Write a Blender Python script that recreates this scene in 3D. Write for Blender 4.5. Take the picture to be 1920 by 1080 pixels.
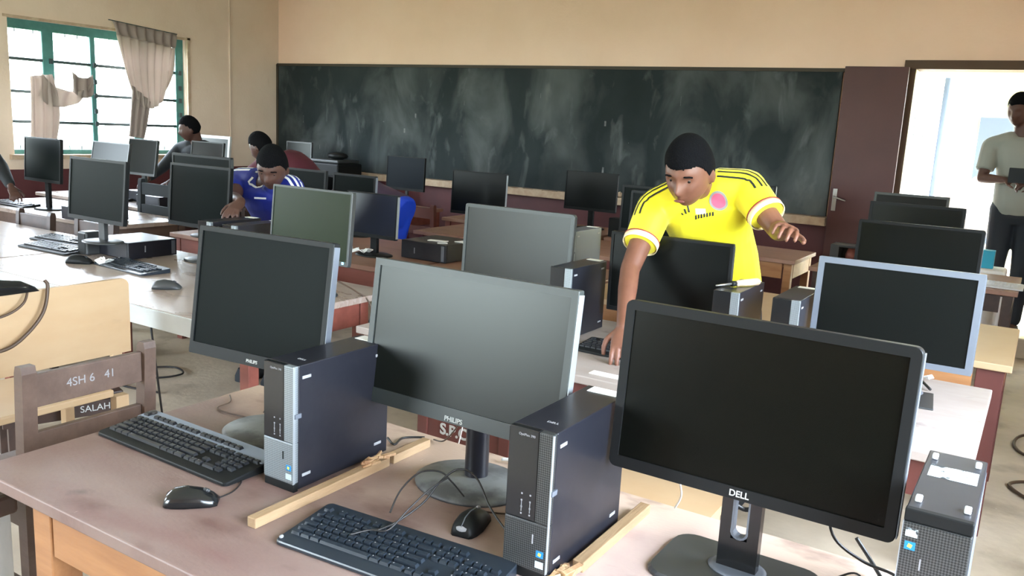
import bpy, bmesh, math, random
from mathutils import Vector, Matrix, Euler
from mathutils.bvhtree import BVHTree
random.seed(7)
PI = math.pi
sc = bpy.context.scene
C = sc.collection
for o in list(bpy.data.objects): bpy.data.objects.remove(o)

# ------------------------------------------------------------------ camera
EYE = 1.566
cam_d = bpy.data.cameras.new('camera')
cam = bpy.data.objects.new('camera', cam_d)
C.objects.link(cam)
cam_d.sensor_width = 36.0
cam_d.lens = 36.0 * 1586.13 / 1920.0
cam_d.clip_start = 0.05
R = Matrix(((0.8439787, -0.14337862, 0.51685831),
            (0.53390484, 0.13215988, -0.83515231),
            (0.05143506, 0.98080392, 0.18809066)))
cam.matrix_world = Matrix.Translation((0, 0, EYE)) @ R.to_4x4()
sc.camera = cam

# ------------------------------------------------------------------ view
sc.view_settings.view_transform = 'Standard'
sc.view_settings.look = 'None'
sc.view_settings.gamma = 1.0
sc.view_settings.use_curve_mapping = False
sc.view_settings.exposure = 2.48

# ------------------------------------------------------------------ world: bright overcast sky over green ground
w = bpy.data.worlds.new('overcast_sky'); sc.world = w; w.use_nodes = True
nt = w.node_tree; nt.nodes.clear()
wo = nt.nodes.new('ShaderNodeOutputWorld'); bg = nt.nodes.new('ShaderNodeBackground')
tc = nt.nodes.new('ShaderNodeTexCoord'); sp = nt.nodes.new('ShaderNodeSeparateXYZ')
cr = nt.nodes.new('ShaderNodeValToRGB')
mr = nt.nodes.new('ShaderNodeMapRange'); mr.inputs[1].default_value = -1; mr.inputs[2].default_value = 1
nt.links.new(tc.outputs['Generated'], sp.inputs[0]); nt.links.new(sp.outputs[2], mr.inputs[0])
nt.links.new(mr.outputs[0], cr.inputs[0]); nt.links.new(cr.outputs[0], bg.inputs[0]); nt.links.new(bg.outputs[0], wo.inputs[0])
e = cr.color_ramp.elements
e[0].position = 0.44; e[0].color = (0.26, 0.29, 0.27, 1)
e[1].position = 0.62; e[1].color = (0.80, 0.92, 1.08, 1)
m_ = cr.color_ramp.elements.new(0.505); m_.color = (0.52, 0.62, 0.60, 1)
bg.inputs[1].default_value = 9.0

# openings in the walls (used by the walls and by the daylight portals)
LX, FY, RX, BY, CZ = -8.5, 7.8, 1.05, -3.2, 3.25          # left, front, right, back, ceiling
WIN_LEFT = [(4.45, 6.43, 1.04, 2.33), (1.0, 3.2, 1.04, 2.33), (-2.7, -0.7, 1.04, 2.33)]     # (y0,y1,z0,z1)
WIN_BACK = [(-6.1, -3.15, 0.80, 2.35)]                                                         # (x0,x1,z0,z1)
WIN_RIGHT = [(-0.6, 3.1, 1.0, 2.40)]
DOOR = (-1.04, 0.12, 0.0, 2.19)                                                               # in the front wall

def portal(loc, rot, sx, sy):
    l = bpy.data.lights.new('daylight_portal', 'AREA'); l.shape = 'RECTANGLE'; l.size = sx; l.size_y = sy
    l.cycles.is_portal = True
    o = bpy.data.objects.new('daylight_portal', l); o.location = loc; o.rotation_euler = rot; C.objects.link(o)
for y0, y1, z0, z1 in WIN_LEFT: portal((LX-.13, (y0+y1)/2, (z0+z1)/2), (0, -PI/2, 0), z1-z0, y1-y0)
for x0, x1, z0, z1 in WIN_BACK: portal(((x0+x1)/2, BY-.13, (z0+z1)/2), (PI/2, 0, 0), x1-x0, z1-z0)
for y0, y1, z0, z1 in WIN_RIGHT: portal((RX+.13, (y0+y1)/2, (z0+z1)/2), (0, PI/2, 0), z1-z0, y1-y0)

# ------------------------------------------------------------------ materials
def L(r, g=None, b=None):
    def f(c):
        c /= 255.0
        return c/12.92 if c <= .04045 else ((c+.055)/1.055)**2.4
    return (f(r), f(g), f(b), 1)
def mat(name, col, rough=.5, metal=0, spec=.5, col2=None, scale=8, detail=5, stretch=(1, 1, 1), lo=.35, hi=.65, bump=0, bscale=60,
        trans=0, alpha=1, sheen=0, rough2=None):
    m = bpy.data.materials.new(name); m.use_nodes = True
    n = m.node_tree; b = n.nodes['Principled BSDF']
    b.inputs['Base Color'].default_value = col; b.inputs['Roughness'].default_value = rough
    b.inputs['Metallic'].default_value = metal; b.inputs['Specular IOR Level'].default_value = spec
    if trans: b.inputs['Transmission Weight'].default_value = trans
    if alpha < 1: b.inputs['Alpha'].default_value = alpha
    if sheen: b.inputs['Sheen Weight'].default_value = sheen
    if col2 or bump or rough2 is not None:
        t = n.nodes.new('ShaderNodeTexCoord'); mp = n.nodes.new('ShaderNodeMapping'); mp.inputs['Scale'].default_value = stretch
        n.links.new(t.outputs['Object'], mp.inputs[0])
    if col2 or rough2 is not None:
        nz = n.nodes.new('ShaderNodeTexNoise'); nz.inputs['Scale'].default_value = scale; nz.inputs['Detail'].default_value = detail
        nz.inputs['Roughness'].default_value = .6
        r = n.nodes.new('ShaderNodeValToRGB'); r.color_ramp.elements[0].position = lo; r.color_ramp.elements[1].position = hi
        n.links.new(mp.outputs[0], nz.inputs[0]); n.links.new(nz.outputs[0], r.inputs[0])
        if col2:
            r.color_ramp.elements[0].color = col; r.color_ramp.elements[1].color = col2
            n.links.new(r.outputs[0], b.inputs['Base Color'])
        if rough2 is not None:
            q = n.nodes.new('ShaderNodeMapRange'); q.inputs[3].default_value = rough; q.inputs[4].default_value = rough2
            n.links.new(nz.outputs[0], q.inputs[0]); n.links.new(q.outputs[0], b.inputs['Roughness'])
    if bump:
        nb = n.nodes.new('ShaderNodeTexNoise'); nb.inputs['Scale'].default_value = bscale; nb.inputs['Detail'].default_value = 4
        bp = n.nodes.new('ShaderNodeBump'); bp.inputs['Strength'].default_value = bump; bp.inputs['Distance'].default_value = .01
        n.links.new(mp.outputs[0], nb.inputs[0]); n.links.new(nb.outputs[0], bp.inputs['Height']); n.links.new(bp.outputs[0], b.inputs['Normal'])
    return m
def add_layer(m, col, scale, stretch, lo, hi, detail=6, strength=1.0, seed=0, dist=0):
    """mix a second noise-masked colour over a material's base colour"""
    n = m.node_tree; b = n.nodes['Principled BSDF']
    t = n.nodes.new('ShaderNodeTexCoord'); mp = n.nodes.new('ShaderNodeMapping'); mp.inputs['Scale'].default_value = stretch
    mp.inputs['Location'].default_value = (seed*3.1, seed*1.7, seed*.9)
    nz = n.nodes.new('ShaderNodeTexNoise'); nz.inputs['Scale'].default_value = scale; nz.inputs['Detail'].default_value = detail
    nz.inputs['Distortion'].default_value = dist
    r = n.nodes.new('ShaderNodeMapRange'); r.inputs[1].default_value = lo; r.inputs[2].default_value = hi; r.inputs[4].default_value = strength
    mx = n.nodes.new('ShaderNodeMix'); mx.data_type = 'RGBA'
    n.links.new(t.outputs['Object'], mp.inputs[0]); n.links.new(mp.outputs[0], nz.inputs[0]); n.links.new(nz.outputs[0], r.inputs[0])
    n.links.new(r.outputs[0], mx.inputs[0])
    old = b.inputs['Base Color'].links
    if old: n.links.new(old[0].from_socket, mx.inputs[6])
    else: mx.inputs[6].default_value = b.inputs['Base Color'].default_value
    mx.inputs[7].default_value = col
    n.links.new(mx.outputs[2], b.inputs['Base Color'])
    return m

M = {}
M['wall'] = mat('tan_plaster', L(246, 214, 192), .85, col2=L(240, 206, 182), scale=1.1, bump=.15, bscale=40)
M['wall_left'] = mat('pale_tan_plaster', L(226, 206, 188), .85, col2=L(218, 196, 176), scale=1.3, bump=.15, bscale=40)
add_layer(M['wall_left'], L(150, 126, 96), 5, (1, 1, .3), .66, .8, strength=.4)
M['dado'] = mat('maroon_wall_paint', L(112, 52, 50), .55, col2=L(98, 44, 44), scale=2.5, bump=.1, bscale=30)
add_layer(M['dado'], L(190, 160, 150), 4.5, (1, 1, 1.2), .69, .74, strength=.6)
M['ceiling'] = mat('white_ceiling', L(236, 234, 230), .9)
M['floor'] = mat('worn_concrete', L(176, 162, 142), .62, col2=L(204, 190, 168), scale=1.6, bump=.25, bscale=25)
add_layer(M['floor'], L(112, 98, 82), 3.5, (1, 1, 1), .55, .72, strength=.6, seed=2)
add_layer(M['floor'], L(205, 198, 186), 14, (1, 1, 1), .70, .76, strength=.7, seed=5)
M['board'] = mat('chalkboard', L(46, 54, 56), .75, col2=L(58, 66, 68), scale=1.6, stretch=(1, 1, .7), spec=.15)
add_layer(M['board'], L(128, 134, 134), 1.3, (1.5, 1, .8), .47, .78, detail=8, strength=.78, seed=1, dist=.6)
add_layer(M['board'], L(36, 44, 46), .9, (1.0, 1, .9), .50, .66, detail=3, strength=.65, seed=3)
add_layer(M['board'], L(150, 155, 156), 3.2, (1.8, 1, .8), .60, .82, detail=9, strength=.5, seed=6, dist=.5)
add_layer(M['board'], L(190, 194, 190), 11, (1.6, 1, .8), .74, .80, detail=6, strength=.5, seed=9)
M['board_frame'] = mat('board_edge', L(62, 54, 44), .7)
M['ledge'] = mat('chalk_ledge', L(214, 192, 165), .75, col2=L(190, 160, 135), scale=9)
M['door'] = mat('maroon_door_paint', L(108, 58, 56), .5, col2=L(98, 50, 48), scale=1.5, bump=.08, bscale=12)
M['door_frame'] = mat('brown_door_frame', L(92, 66, 44), .6)
M['steel'] = mat('steel', L(190, 188, 184), .35, .85)
# worn table tops
def pale_gradient(name, col, x0, x1, strength=1.0, axis=0):
    """blend a paler colour in towards one end of a table top, with a ragged edge"""
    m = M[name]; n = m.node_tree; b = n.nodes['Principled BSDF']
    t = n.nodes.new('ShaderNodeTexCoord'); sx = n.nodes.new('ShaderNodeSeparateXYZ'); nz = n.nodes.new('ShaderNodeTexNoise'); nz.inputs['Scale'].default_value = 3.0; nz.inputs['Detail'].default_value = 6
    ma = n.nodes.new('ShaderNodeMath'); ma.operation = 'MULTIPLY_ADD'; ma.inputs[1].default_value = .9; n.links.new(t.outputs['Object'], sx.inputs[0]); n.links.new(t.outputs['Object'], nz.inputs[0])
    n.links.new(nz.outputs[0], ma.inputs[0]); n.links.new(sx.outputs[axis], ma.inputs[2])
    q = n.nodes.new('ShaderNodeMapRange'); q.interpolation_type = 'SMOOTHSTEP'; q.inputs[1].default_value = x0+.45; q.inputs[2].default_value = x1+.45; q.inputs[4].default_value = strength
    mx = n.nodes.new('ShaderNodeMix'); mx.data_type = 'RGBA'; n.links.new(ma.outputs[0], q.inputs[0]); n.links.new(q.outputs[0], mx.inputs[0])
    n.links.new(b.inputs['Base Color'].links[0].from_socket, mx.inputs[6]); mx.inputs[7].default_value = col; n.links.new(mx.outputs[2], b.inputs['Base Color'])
def top_mat(name, c1, c2, c3, rough=.42, seed=0):
    m = mat(name, L(*c1), rough, col2=L(*c2), scale=2.6, stretch=(1.0, 2.2, 1), lo=.32, hi=.68, bump=.08, bscale=70, rough2=rough+.18)
    add_layer(m, L(*c3), 4.2, (.7, 2.4, 1), .55, .78, strength=.75, seed=seed+1)
    add_layer(m, L(86, 62, 56), 7, (1, 1.5, 1), .66, .78, strength=.55, seed=seed+2)
    add_layer(m, L(226, 204, 182), 20, (3, .6, 1), .73, .79, strength=.7, seed=seed+4)
    return m
M['top_pink'] = top_mat('worn_pinkish_tabletop', (176, 142, 130), (192, 164, 150), (168, 120, 112), .38)
M['top_pale'] = top_mat('worn_pale_tabletop', (226, 212, 204), (212, 194, 182), (234, 224, 216), .42, 3)
M['top_grey'] = top_mat('worn_greyish_tabletop', (178, 158, 146), (196, 180, 168), (156, 130, 116), .2, 6)
M['top_brown'] = top_mat('worn_brown_tabletop', (146, 104, 84), (166, 126, 106), (120, 80, 66), .4, 8)
M['orange_wood'] = mat('orange_varnished_wood', L(182, 130, 84), .42, col2=L(160, 108, 66), scale=3, stretch=(1, 8, 8), bump=.05, bscale=20)
M['red_wood'] = mat('reddish_painted_wood', L(150, 84, 70), .5, col2=L(132, 70, 58), scale=3, stretch=(1, 6, 6))
M['maroon_wood'] = mat('maroon_painted_wood', L(110, 56, 48), .5, col2=L(96, 46, 40), scale=3, stretch=(1, 1, .4))
M['dark_wood'] = mat('dark_stained_wood', L(92, 72, 62), .5, col2=L(110, 88, 76), scale=3, stretch=(6, 1, 6), bump=.1, bscale=20)
M['dark_wood2'] = mat('deep_brown_wood', L(62, 44, 36), .5, col2=L(78, 56, 46), scale=3, stretch=(6, 1, 6))
M['light_wood'] = mat('light_yellow_wood', L(226, 190, 142), .5, col2=L(214, 172, 122), scale=1.8, stretch=(1, 1, 2.6), lo=.3, hi=.7)
add_layer(M['light_wood'], L(150, 112, 78), 3.2, (1, 1, 3.0), .68, .80, strength=.55, seed=4)
M['batten'] = mat('unpainted_batten_wood', L(196, 162, 120), .6, col2=L(176, 140, 100), scale=5, stretch=(6, .6, 6), bump=.2, bscale=40)
M['raw_wood'] = mat('splintered_wood', L(224, 188, 142), .7, col2=L(170, 122, 84), scale=30, bump=.5, bscale=80)
M['white_edge'] = mat('pale_grey_painted_edge', L(205, 208, 205), .45, col2=L(188, 190, 188), scale=4, stretch=(1, 4, 1))
# plastics
M['blk'] = mat('matt_black_plastic', (.013, .014, .0145, 1), .45, spec=.16)
M['blk2'] = mat('satin_black_metal', (.020, .021, .025, 1), .33, col2=(.026, .027, .03, 1), scale=40)
M['gloss'] = mat('glossy_black_plastic', (.010, .011, .012, 1), .18)
M['dgrey'] = mat('dark_grey_plastic', (.045, .048, .05, 1), .42)
M['green_grey'] = mat('grey_green_plastic', (.036, .043, .042, 1), .4)
M['dusty'] = mat('dusty_grey_plastic', (.10, .105, .105, 1), .5, col2=(.035, .036, .038, 1), scale=7, lo=.45, hi=.6)
M['silver'] = mat('silver_plastic', L(142, 150, 162), .4, .15)
M['kb_silver'] = mat('pale_blue_grey_plastic', L(136, 146, 162), .45, spec=.2)
M['light_silver'] = mat('light_silver_edge', L(172, 178, 182), .3, .4)
M['white_p'] = mat('white_plastic', L(228, 230, 230), .4)
M['pale_foot'] = mat('pale_rubber', L(196, 196, 200), .6)
M['screen'] = mat('matt_screen', (.006, .0078, .0072, 1), .30, spec=.2)
M['screen_low'] = mat('dull_matt_screen', (.008, .0115, .011, 1), .35, spec=.035)
M['screen_hi'] = mat('bright_matt_screen', (.007, .0090, .0068, 1), .30, spec=.36)
M['screen_mid'] = mat('greyish_matt_screen', (.007, .0095, .0085, 1), .30, spec=.12)
M['screen_green'] = mat('green_tinted_screen', (.010, .018, .006, 1), .32, spec=.15)
M['screen_b'] = mat('bluish_screen', (.006, .008, .016, 1), .28, spec=.5)
M['screen_blow'] = mat('dull_bluish_screen', (.010, .014, .020, 1), .35, spec=.06)
M['screen_deep'] = mat('deep_dark_screen', (.0022, .0026, .0018, 1), .27, spec=.17)
M['paper'] = mat('white_paper', L(238, 238, 234), .7)
M['led'] = mat('blue_led', (.1, .6, 1, 1), .4)
b_ = M['led'].node_tree.nodes['Principled BSDF']; b_.inputs['Emission Color'].default_value = (.15, .65, 1, 1); b_.inputs['Emission Strength'].default_value = 1.5
M['logo'] = mat('logo_white', L(215, 218, 215), .4)
M['stk_blue'] = mat('blue_sticker', L(30, 120, 175), .35)
M['stk_yel'] = mat('yellow_sticker', L(215, 205, 90), .35)
M['stk_lbl'] = mat('scuffed_label', L(205, 222, 226), .5, col2=L(60, 66, 68), scale=45, lo=.56, hi=.60)
M['key'] = mat('keycap_black', (.016, .017, .02, 1), .35)
M['key_navy'] = mat('keycap_navy_black', (.014, .02, .028, 1), .32)
M['cable_b'] = mat('black_cable', (.014, .013, .013, 1), .45)
M['cable_br'] = mat('brown_cable', L(74, 56, 42), .5)
M['cable_w'] = mat('white_cable', L(222, 220, 214), .45)
# silver mesh front with a fine diagonal weave
def mesh_mat(name, c1, c2):
    m = mat(name, c1, .38, .45)
    n = m.node_tree; b = n.nodes['Principled BSDF']
    t = n.nodes.new('ShaderNodeTexCoord'); mp = n.nodes.new('ShaderNodeMapping'); mp.inputs['Rotation'].default_value = (0, PI/4, 0)
    ck = n.nodes.new('ShaderNodeTexChecker'); ck.inputs['Scale'].default_value = 330
    ck.inputs['Color1'].default_value = c1; ck.inputs['Color2'].default_value = c2
    n.links.new(t.outputs['Object'], mp.inputs[0]); n.links.new(mp.outputs[0], ck.inputs[0]); n.links.new(ck.outputs[0], b.inputs['Base Color'])
    return m
M['mesh'] = mesh_mat('silver_mesh', L(150, 158, 162), L(104, 110, 114))
M['mesh_dark'] = mesh_mat('dark_grey_mesh', L(92, 94, 94), L(50, 52, 52))
# people
M['skin'] = mat('dark_brown_skin', L(122, 80, 62), .48, col2=L(112, 72, 55), scale=20, spec=.4)
M['skin_d'] = mat('deep_brown_skin', L(78, 52, 44), .5, spec=.4)
M['hair'] = mat('black_hair', (.005, .005, .006, 1), .95, spec=.08, bump=.8, bscale=220)
M['eye'] = mat('eye_white', L(112, 96, 88), .5, spec=.1)
M['iris'] = mat('dark_iris', (.008, .006, .005, 1), .5, spec=.1)
M['lip'] = mat('lip', L(118, 66, 58), .5)
M['yellow'] = mat('yellow_jersey', L(247, 233, 30), .62, col2=L(240, 224, 24), scale=5, sheen=.2, bump=.1, bscale=12)
M['blue'] = mat('royal_blue_jersey', L(28, 48, 156), .6, col2=L(22, 38, 134), scale=5)
M['bluesh'] = mat('bright_blue_shorts', L(20, 72, 214), .6)
M['purple'] = mat('dark_purple_shirt', L(70, 52, 74), .8)
M['maroon_c'] = mat('maroon_shirt', L(96, 26, 46), .8)
M['black_c'] = mat('black_cloth', (.014, .018, .022, 1), .8)
M['navy_c'] = mat('dark_trousers', (.010, .014, .022, 1), .8)
M['grey_c'] = mat('light_grey_shirt', L(172, 174, 166), .8)
M['white_c'] = mat('white_cloth', L(228, 230, 236), .8)
M['stripe_k'] = mat('black_stripe', (.012, .016, .014, 1), .6)
M['pink'] = mat('crest_pink', L(226, 84, 110), .6)
M['redtrim'] = mat('dark_red_trim', L(140, 50, 34), .6)
M['cream'] = mat('cream_trim', L(240, 222, 180), .6)
M['ext_white'] = mat('white_exterior_wall', L(242, 242, 242), .9)
M['ext_yellow'] = mat('yellow_exterior_wall', L(244, 226, 130), .9)
M['ext_grey'] = mat('blue_grey_door', L(66, 74, 90), .7)
M['grass'] = mat('outdoor_ground', L(120, 118, 90), .95, col2=L(96, 110, 70), scale=1.2)
M['green_frame'] = mat('green_window_paint', L(78, 134, 130), .4, col2=L(62, 116, 112), scale=6)
M['iron'] = mat('dark_window_iron', L(52, 66, 68), .5)
M['teal'] = mat('teal_label', L(40, 160, 190), .5)
# curtain: thin cloth that lets some daylight through
def curtain_mat(name, c, tr):
    m = bpy.data.materials.new(name); m.use_nodes = True; n = m.node_tree; b = n.nodes['Principled BSDF']
    b.inputs['Base Color'].default_value = c; b.inputs['Roughness'].default_value = .9
    t = n.nodes.new('ShaderNodeBsdfTranslucent'); t.inputs[0].default_value = c
    mx = n.nodes.new('ShaderNodeMixShader'); mx.inputs[0].default_value = tr
    o = n.nodes['Material Output']; n.links.new(b.outputs[0], mx.inputs[1]); n.links.new(t.outputs[0], mx.inputs[2]); n.links.new(mx.outputs[0], o.inputs[0])
    return m
M['curtain'] = curtain_mat('thin_beige_curtain', L(190, 176, 168), .30)
M['curtain_hem'] = curtain_mat('brownish_curtain_heading', L(156, 142, 136), .12)

def dim(name, k):
    """scale every colour of a finished material"""
    kk = k if hasattr(k, '__len__') else (k, k, k)
    sc3 = lambda c: (c[0]*kk[0], c[1]*kk[1], c[2]*kk[2], 1)
    for n in M[name].node_tree.nodes:
        if n.type == 'VALTORGB':
            for e in n.color_ramp.elements: e.color = sc3(e.color)
        elif n.type == 'MIX':
            for i in (6, 7):
                if not n.inputs[i].links: n.inputs[i].default_value = sc3(n.inputs[i].default_value)
        elif n.type == 'BSDF_PRINCIPLED' and not n.inputs['Base Color'].links: n.inputs['Base Color'].default_value = sc3(n.inputs['Base Color'].default_value)
        elif n.type == 'TEX_CHECKER':
            for i in (1, 2): n.inputs[i].default_value = sc3(n.inputs[i].default_value)
for nm_, k_ in {'top_pink': (.43, .43, .45), 'top_grey': .70, 'top_pale': .45, 'top_brown': .75, 'board': .70, 'screen': .55, 'screen_low': .55, 'white_p': .7, 'pale_foot': .45, 'stk_lbl': .7, 'screen_hi': .75, 'blk': .75, 'blk2': (.5, .5, .62),
                'silver': .45, 'light_silver': .75, 'door': (.50, .52, .56), 'dado': (.58, .56, .72), 'light_wood': (.60, .63, .70), 'orange_wood': .8, 'red_wood': .7, 'maroon_wood': .7, 'dark_wood': .75, 'dark_wood2': .7,
                'mesh': .95, 'mesh_dark': .75, 'gloss': .8, 'logo': .7, 'raw_wood': .7, 'ledge': .8, 'dusty': 1.5, 'batten': (.62, .64, .68), 'skin': .85, 'grey_c': .6, 'blue': .85, 'bluesh': .8, 'maroon_c': .6, 'white_edge': .8, 'green_grey': .8, 'dgrey': .75, 'door_frame': .7, 'steel': .8}.items(): dim(nm_, k_)

pale_gradient('top_pink', L(206, 184, 176), -.15, .55, .85)  # light falling on the right end, painted into the table top colour
pale_gradient('top_pink', L(196, 172, 150), .02, .42, .65, 1)  # paler towards the back edge
add_layer(M['top_pink'], L(92, 62, 56), 5.5, (1, 1.8, 1), .56, .74, strength=.7, seed=11)
add_layer(M['top_pink'], L(214, 190, 170), 26, (4, .5, 1), .72, .78, strength=.7, seed=15)

# ------------------------------------------------------------------ helpers
class MB:
    def __init__(s, X=None): s.bm = bmesh.new(); s.X = X or Matrix()
    def _x(s, vs, m):
        T = s.X @ m
        for v in vs: v.co = T @ v.co
    def box(s, c, size, rot=None, bev=0, seg=2):
        g = bmesh.ops.create_cube(s.bm, size=1.0); vs = g['verts']
        for v in vs: v.co = Vector((v.co.x*size[0], v.co.y*size[1], v.co.z*size[2]))
        if bev:
            es = list({e for v in vs for e in v.link_edges})
            r = bmesh.ops.bevel(s.bm, geom=es, offset=min(bev, min(size)*.45), segments=seg, profile=.5, affect='EDGES')
            vs = list({v for f in r['faces'] for v in f.verts} | {v for v in vs if v.is_valid})
            vs = [v for v in vs if v.is_valid]
        m = Matrix.Translation(c)
        if rot: m = m @ Euler(rot).to_matrix().to_4x4()
        s._x(vs, m); return s
    def b2(s, lo, hi, bev=0):
        return s.box([(a+b)/2 for a, b in zip(lo, hi)], [abs(b-a) for a, b in zip(lo, hi)], None, bev)
    def cone(s, p0, p1, r0, r1=None, seg=16, caps=True):
        r1 = r0 if r1 is None else r1
        p0 = Vector(p0); p1 = Vector(p1); d = p1-p0
        g = bmesh.ops.create_cone(s.bm, cap_ends=caps, segments=seg, radius1=max(r0, 1e-5), radius2=max(r1, 1e-5), depth=d.length)
        q = d.to_track_quat('Z', 'Y').to_matrix().to_4x4()
        s._x(g['verts'], Matrix.Translation((p0+p1)/2) @ q); return s
    def ball(s, c, r, sub=2, rot=None):
        if not hasattr(r, '__len__'): r = (r, r, r)
        g = bmesh.ops.create_icosphere(s.bm, subdivisions=sub, radius=1)
        m = Matrix.Translation(c)
        if rot is not None: m = m @ (rot if isinstance(rot, Matrix) else Euler(rot).to_matrix().to_4x4())
        s._x(g['verts'], m @ Matrix.Diagonal((*r, 1))); return s
    def caps(s, p0, p1, r0, r1, seg=14):
        s.cone(p0, p1, r0, r1, seg); s.ball(p0, r0); s.ball(p1, r1); return s
    def tube(s, pts, r, seg=8, closed=False):
        pts = [s.X @ Vector(p) for p in pts]; n = len(pts); rings = []
        up = Vector((0, 0, 1)); prev = None
        for i, p in enumerate(pts):
            t = (pts[min(i+1, n-1)]-pts[max(i-1, 0)]).normalized()
            a = prev if prev is not None else (up if abs(t.z) < .9 else Vector((1, 0, 0)))
            a = (a - t*a.dot(t)).normalized(); prev = a; b = t.cross(a)
            rr = r[i] if hasattr(r, '__len__') else r
            rings.append([s.bm.verts.new(p + (a*math.cos(2*PI*k/seg)+b*math.sin(2*PI*k/seg))*rr) for k in range(seg)])
        for i in range(n-1):
            for k in range(seg):
                s.bm.faces.new((rings[i][k], rings[i][(k+1) % seg], rings[i+1][(k+1) % seg], rings[i+1][k]))
        s.bm.faces.new(rings[0][::-1]); s.bm.faces.new(rings[-1]); return s
    def loft(s, rings, caps=True):
        """rings: lists of points with equal counts"""
        R_ = [[s.bm.verts.new(s.X @ Vector(p)) for p in r] for r in rings]; n = len(R_[0])
        for i in range(len(R_)-1):
            for k in range(n):
                s.bm.faces.new((R_[i][k], R_[i][(k+1) % n], R_[i+1][(k+1) % n], R_[i+1][k]))
        if caps: s.bm.faces.new(R_[0][::-1]); s.bm.faces.new(R_[-1])
        return s
    def lathe(s, prof, c=(0, 0, 0), sx=1, sy=1, seg=40):
        c = Vector(c)
        return s.loft([[c+Vector((r*sx*math.cos(2*PI*k/seg), r*sy*math.sin(2*PI*k/seg), z)) for k in range(seg)] for r, z in prof])
    def prism(s, poly, depth_vec):
        d = Vector(depth_vec); return s.loft([[Vector(p) for p in poly], [Vector(p)+d for p in poly]])
    def build(s, name, m, parent=None, smooth=False, solid=0):
        bmesh.ops.recalc_face_normals(s.bm, faces=s.bm.faces[:])
        me = bpy.data.meshes.new(name); s.bm.to_mesh(me); s.bm.free()
        me.materials.append(m if not isinstance(m, str) else M[m])
        if smooth:
            for p in me.polygons: p.use_smooth = True
            if smooth == 'auto':
                try: me.set_sharp_from_angle(angle=math.radians(38))
                except Exception: pass
        o = bpy.data.objects.new(name, me); C.objects.link(o)
        if parent: o.parent = parent
        return o
def thing(name, label, cat, loc=(0, 0, 0), rz=0, group=None):
    o = bpy.data.objects.new(name, None); C.objects.link(o); o.empty_display_size = .05
    o.location = loc; o.rotation_euler = (0, 0, rz); o['label'] = label; o['category'] = cat
    if group: o['group'] = group
    return o
def tag(o, label, cat, group=None, kind=None):
    o['label'] = label; o['category'] = cat
    if group: o['group'] = group
    if kind: o['kind'] = kind
    return o
def struct(o): o['kind'] = 'structure'; return o
def rrect(w, h, r, n=5):
    pts = []
    for cx, cy, a0 in ((w/2-r, h/2-r, 0), (-w/2+r, h/2-r, PI/2), (-w/2+r, -h/2+r, PI), (w/2-r, -h/2+r, 1.5*PI)):
        for i in range(n+1):
            a = a0+PI/2*i/n; pts.append((cx+r*math.cos(a), cy+r*math.sin(a)))
    return pts
def text(name, s, size, m, parent, mw, ext=.0006, bold=0):
    cu = bpy.data.curves.new(name, 'FONT'); cu.body = s; cu.size = size; cu.extrude = ext; cu.align_x = 'CENTER'; cu.align_y = 'CENTER'
    if bold: cu.offset = bold
    o = bpy.data.objects.new(name, cu); C.objects.link(o)
    dg = bpy.context.evaluated_depsgraph_get(); me = bpy.data.meshes.new_from_object(o.evaluated_get(dg))
    bpy.data.objects.remove(o); me.transform(mw); me.materials.clear(); me.materials.append(M[m])
    q = bpy.data.objects.new(name, me); C.objects.link(q); q.parent = parent
    return q
def spline(pts, n=8):
    P = [Vector(p) for p in pts]; out = []
    for i in range(len(P)-1):
        a = P[max(i-1, 0)]; b = P[i]; c = P[i+1]; d = P[min(i+2, len(P)-1)]
        for k in range(n):
            t = k/n; out.append(.5*((2*b)+(c-a)*t+(2*a-5*b+4*c-d)*t*t+(3*b-a-3*c+d)*t**3))
    out.append(P[-1]); return out
def cable(pts, r, m, label, name='cable', n=8):
    o = MB().tube(spline(pts, n), r).build(name, m, smooth=True); return tag(o, label, 'cable')
FACE = Matrix.Rotation(PI/2, 4, 'X')      # text lying in XY stood up to face -Y
TZ = .74                                  # table height

#STRUCTURE
# ------------------------------------------------------------------ the room
MB().b2((LX-.3, BY-.3, -.12), (RX+.3, FY+.25, 0)).build('floor', 'floor').update_tag()
struct(bpy.data.objects['floor'])
struct(MB().b2((LX-.3, BY-.3, CZ), (RX+.3, FY+.3, CZ+.12)).build('ceiling', 'ceiling'))
def wall(name, axis, pos, thick, a0, a1, openings, mu, z0=0, z1=CZ, dado=.9):
    """axis 'x': wall plane x=pos running along y"""
    def put(mb, s0, s1, lo, hi):
        if hi-lo < 1e-4 or s1-s0 < 1e-4: return
        if axis == 'x': mb.b2((pos, s0, lo), (pos+thick, s1, hi))
        else: mb.b2((s0, pos, lo), (s1, pos+thick, hi))
    def run(lo, hi, m, parent=None, nm=None):
        mb = MB(); cur = a0
        for s0, s1, lz, hz in sorted(openings):
            put(mb, cur, s0, lo, hi)
            put(mb, s0, s1, lo, min(hi, max(lz, lo))); put(mb, s0, s1, max(lo, min(hz, hi)), hi)
            cur = s1
        put(mb, cur, a1, lo, hi)
        return mb.build(nm, m, parent)
    o = run(dado, z1, mu, None, name); struct(o)
    p = run(z0, dado, 'dado', o, 'painted_dado'); return o
wall('wall_left', 'x', LX, -.22, BY-.2, FY+.2, WIN_LEFT, 'wall_left')
wall('wall_front', 'y', FY, .22, LX, RX, [DOOR], 'wall')
wall('wall_right', 'x', RX, .22, BY-.2, FY+.2, WIN_RIGHT, 'wall')
wall('wall_back', 'y', BY, -.22, LX, RX, WIN_BACK, 'wall')

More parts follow.
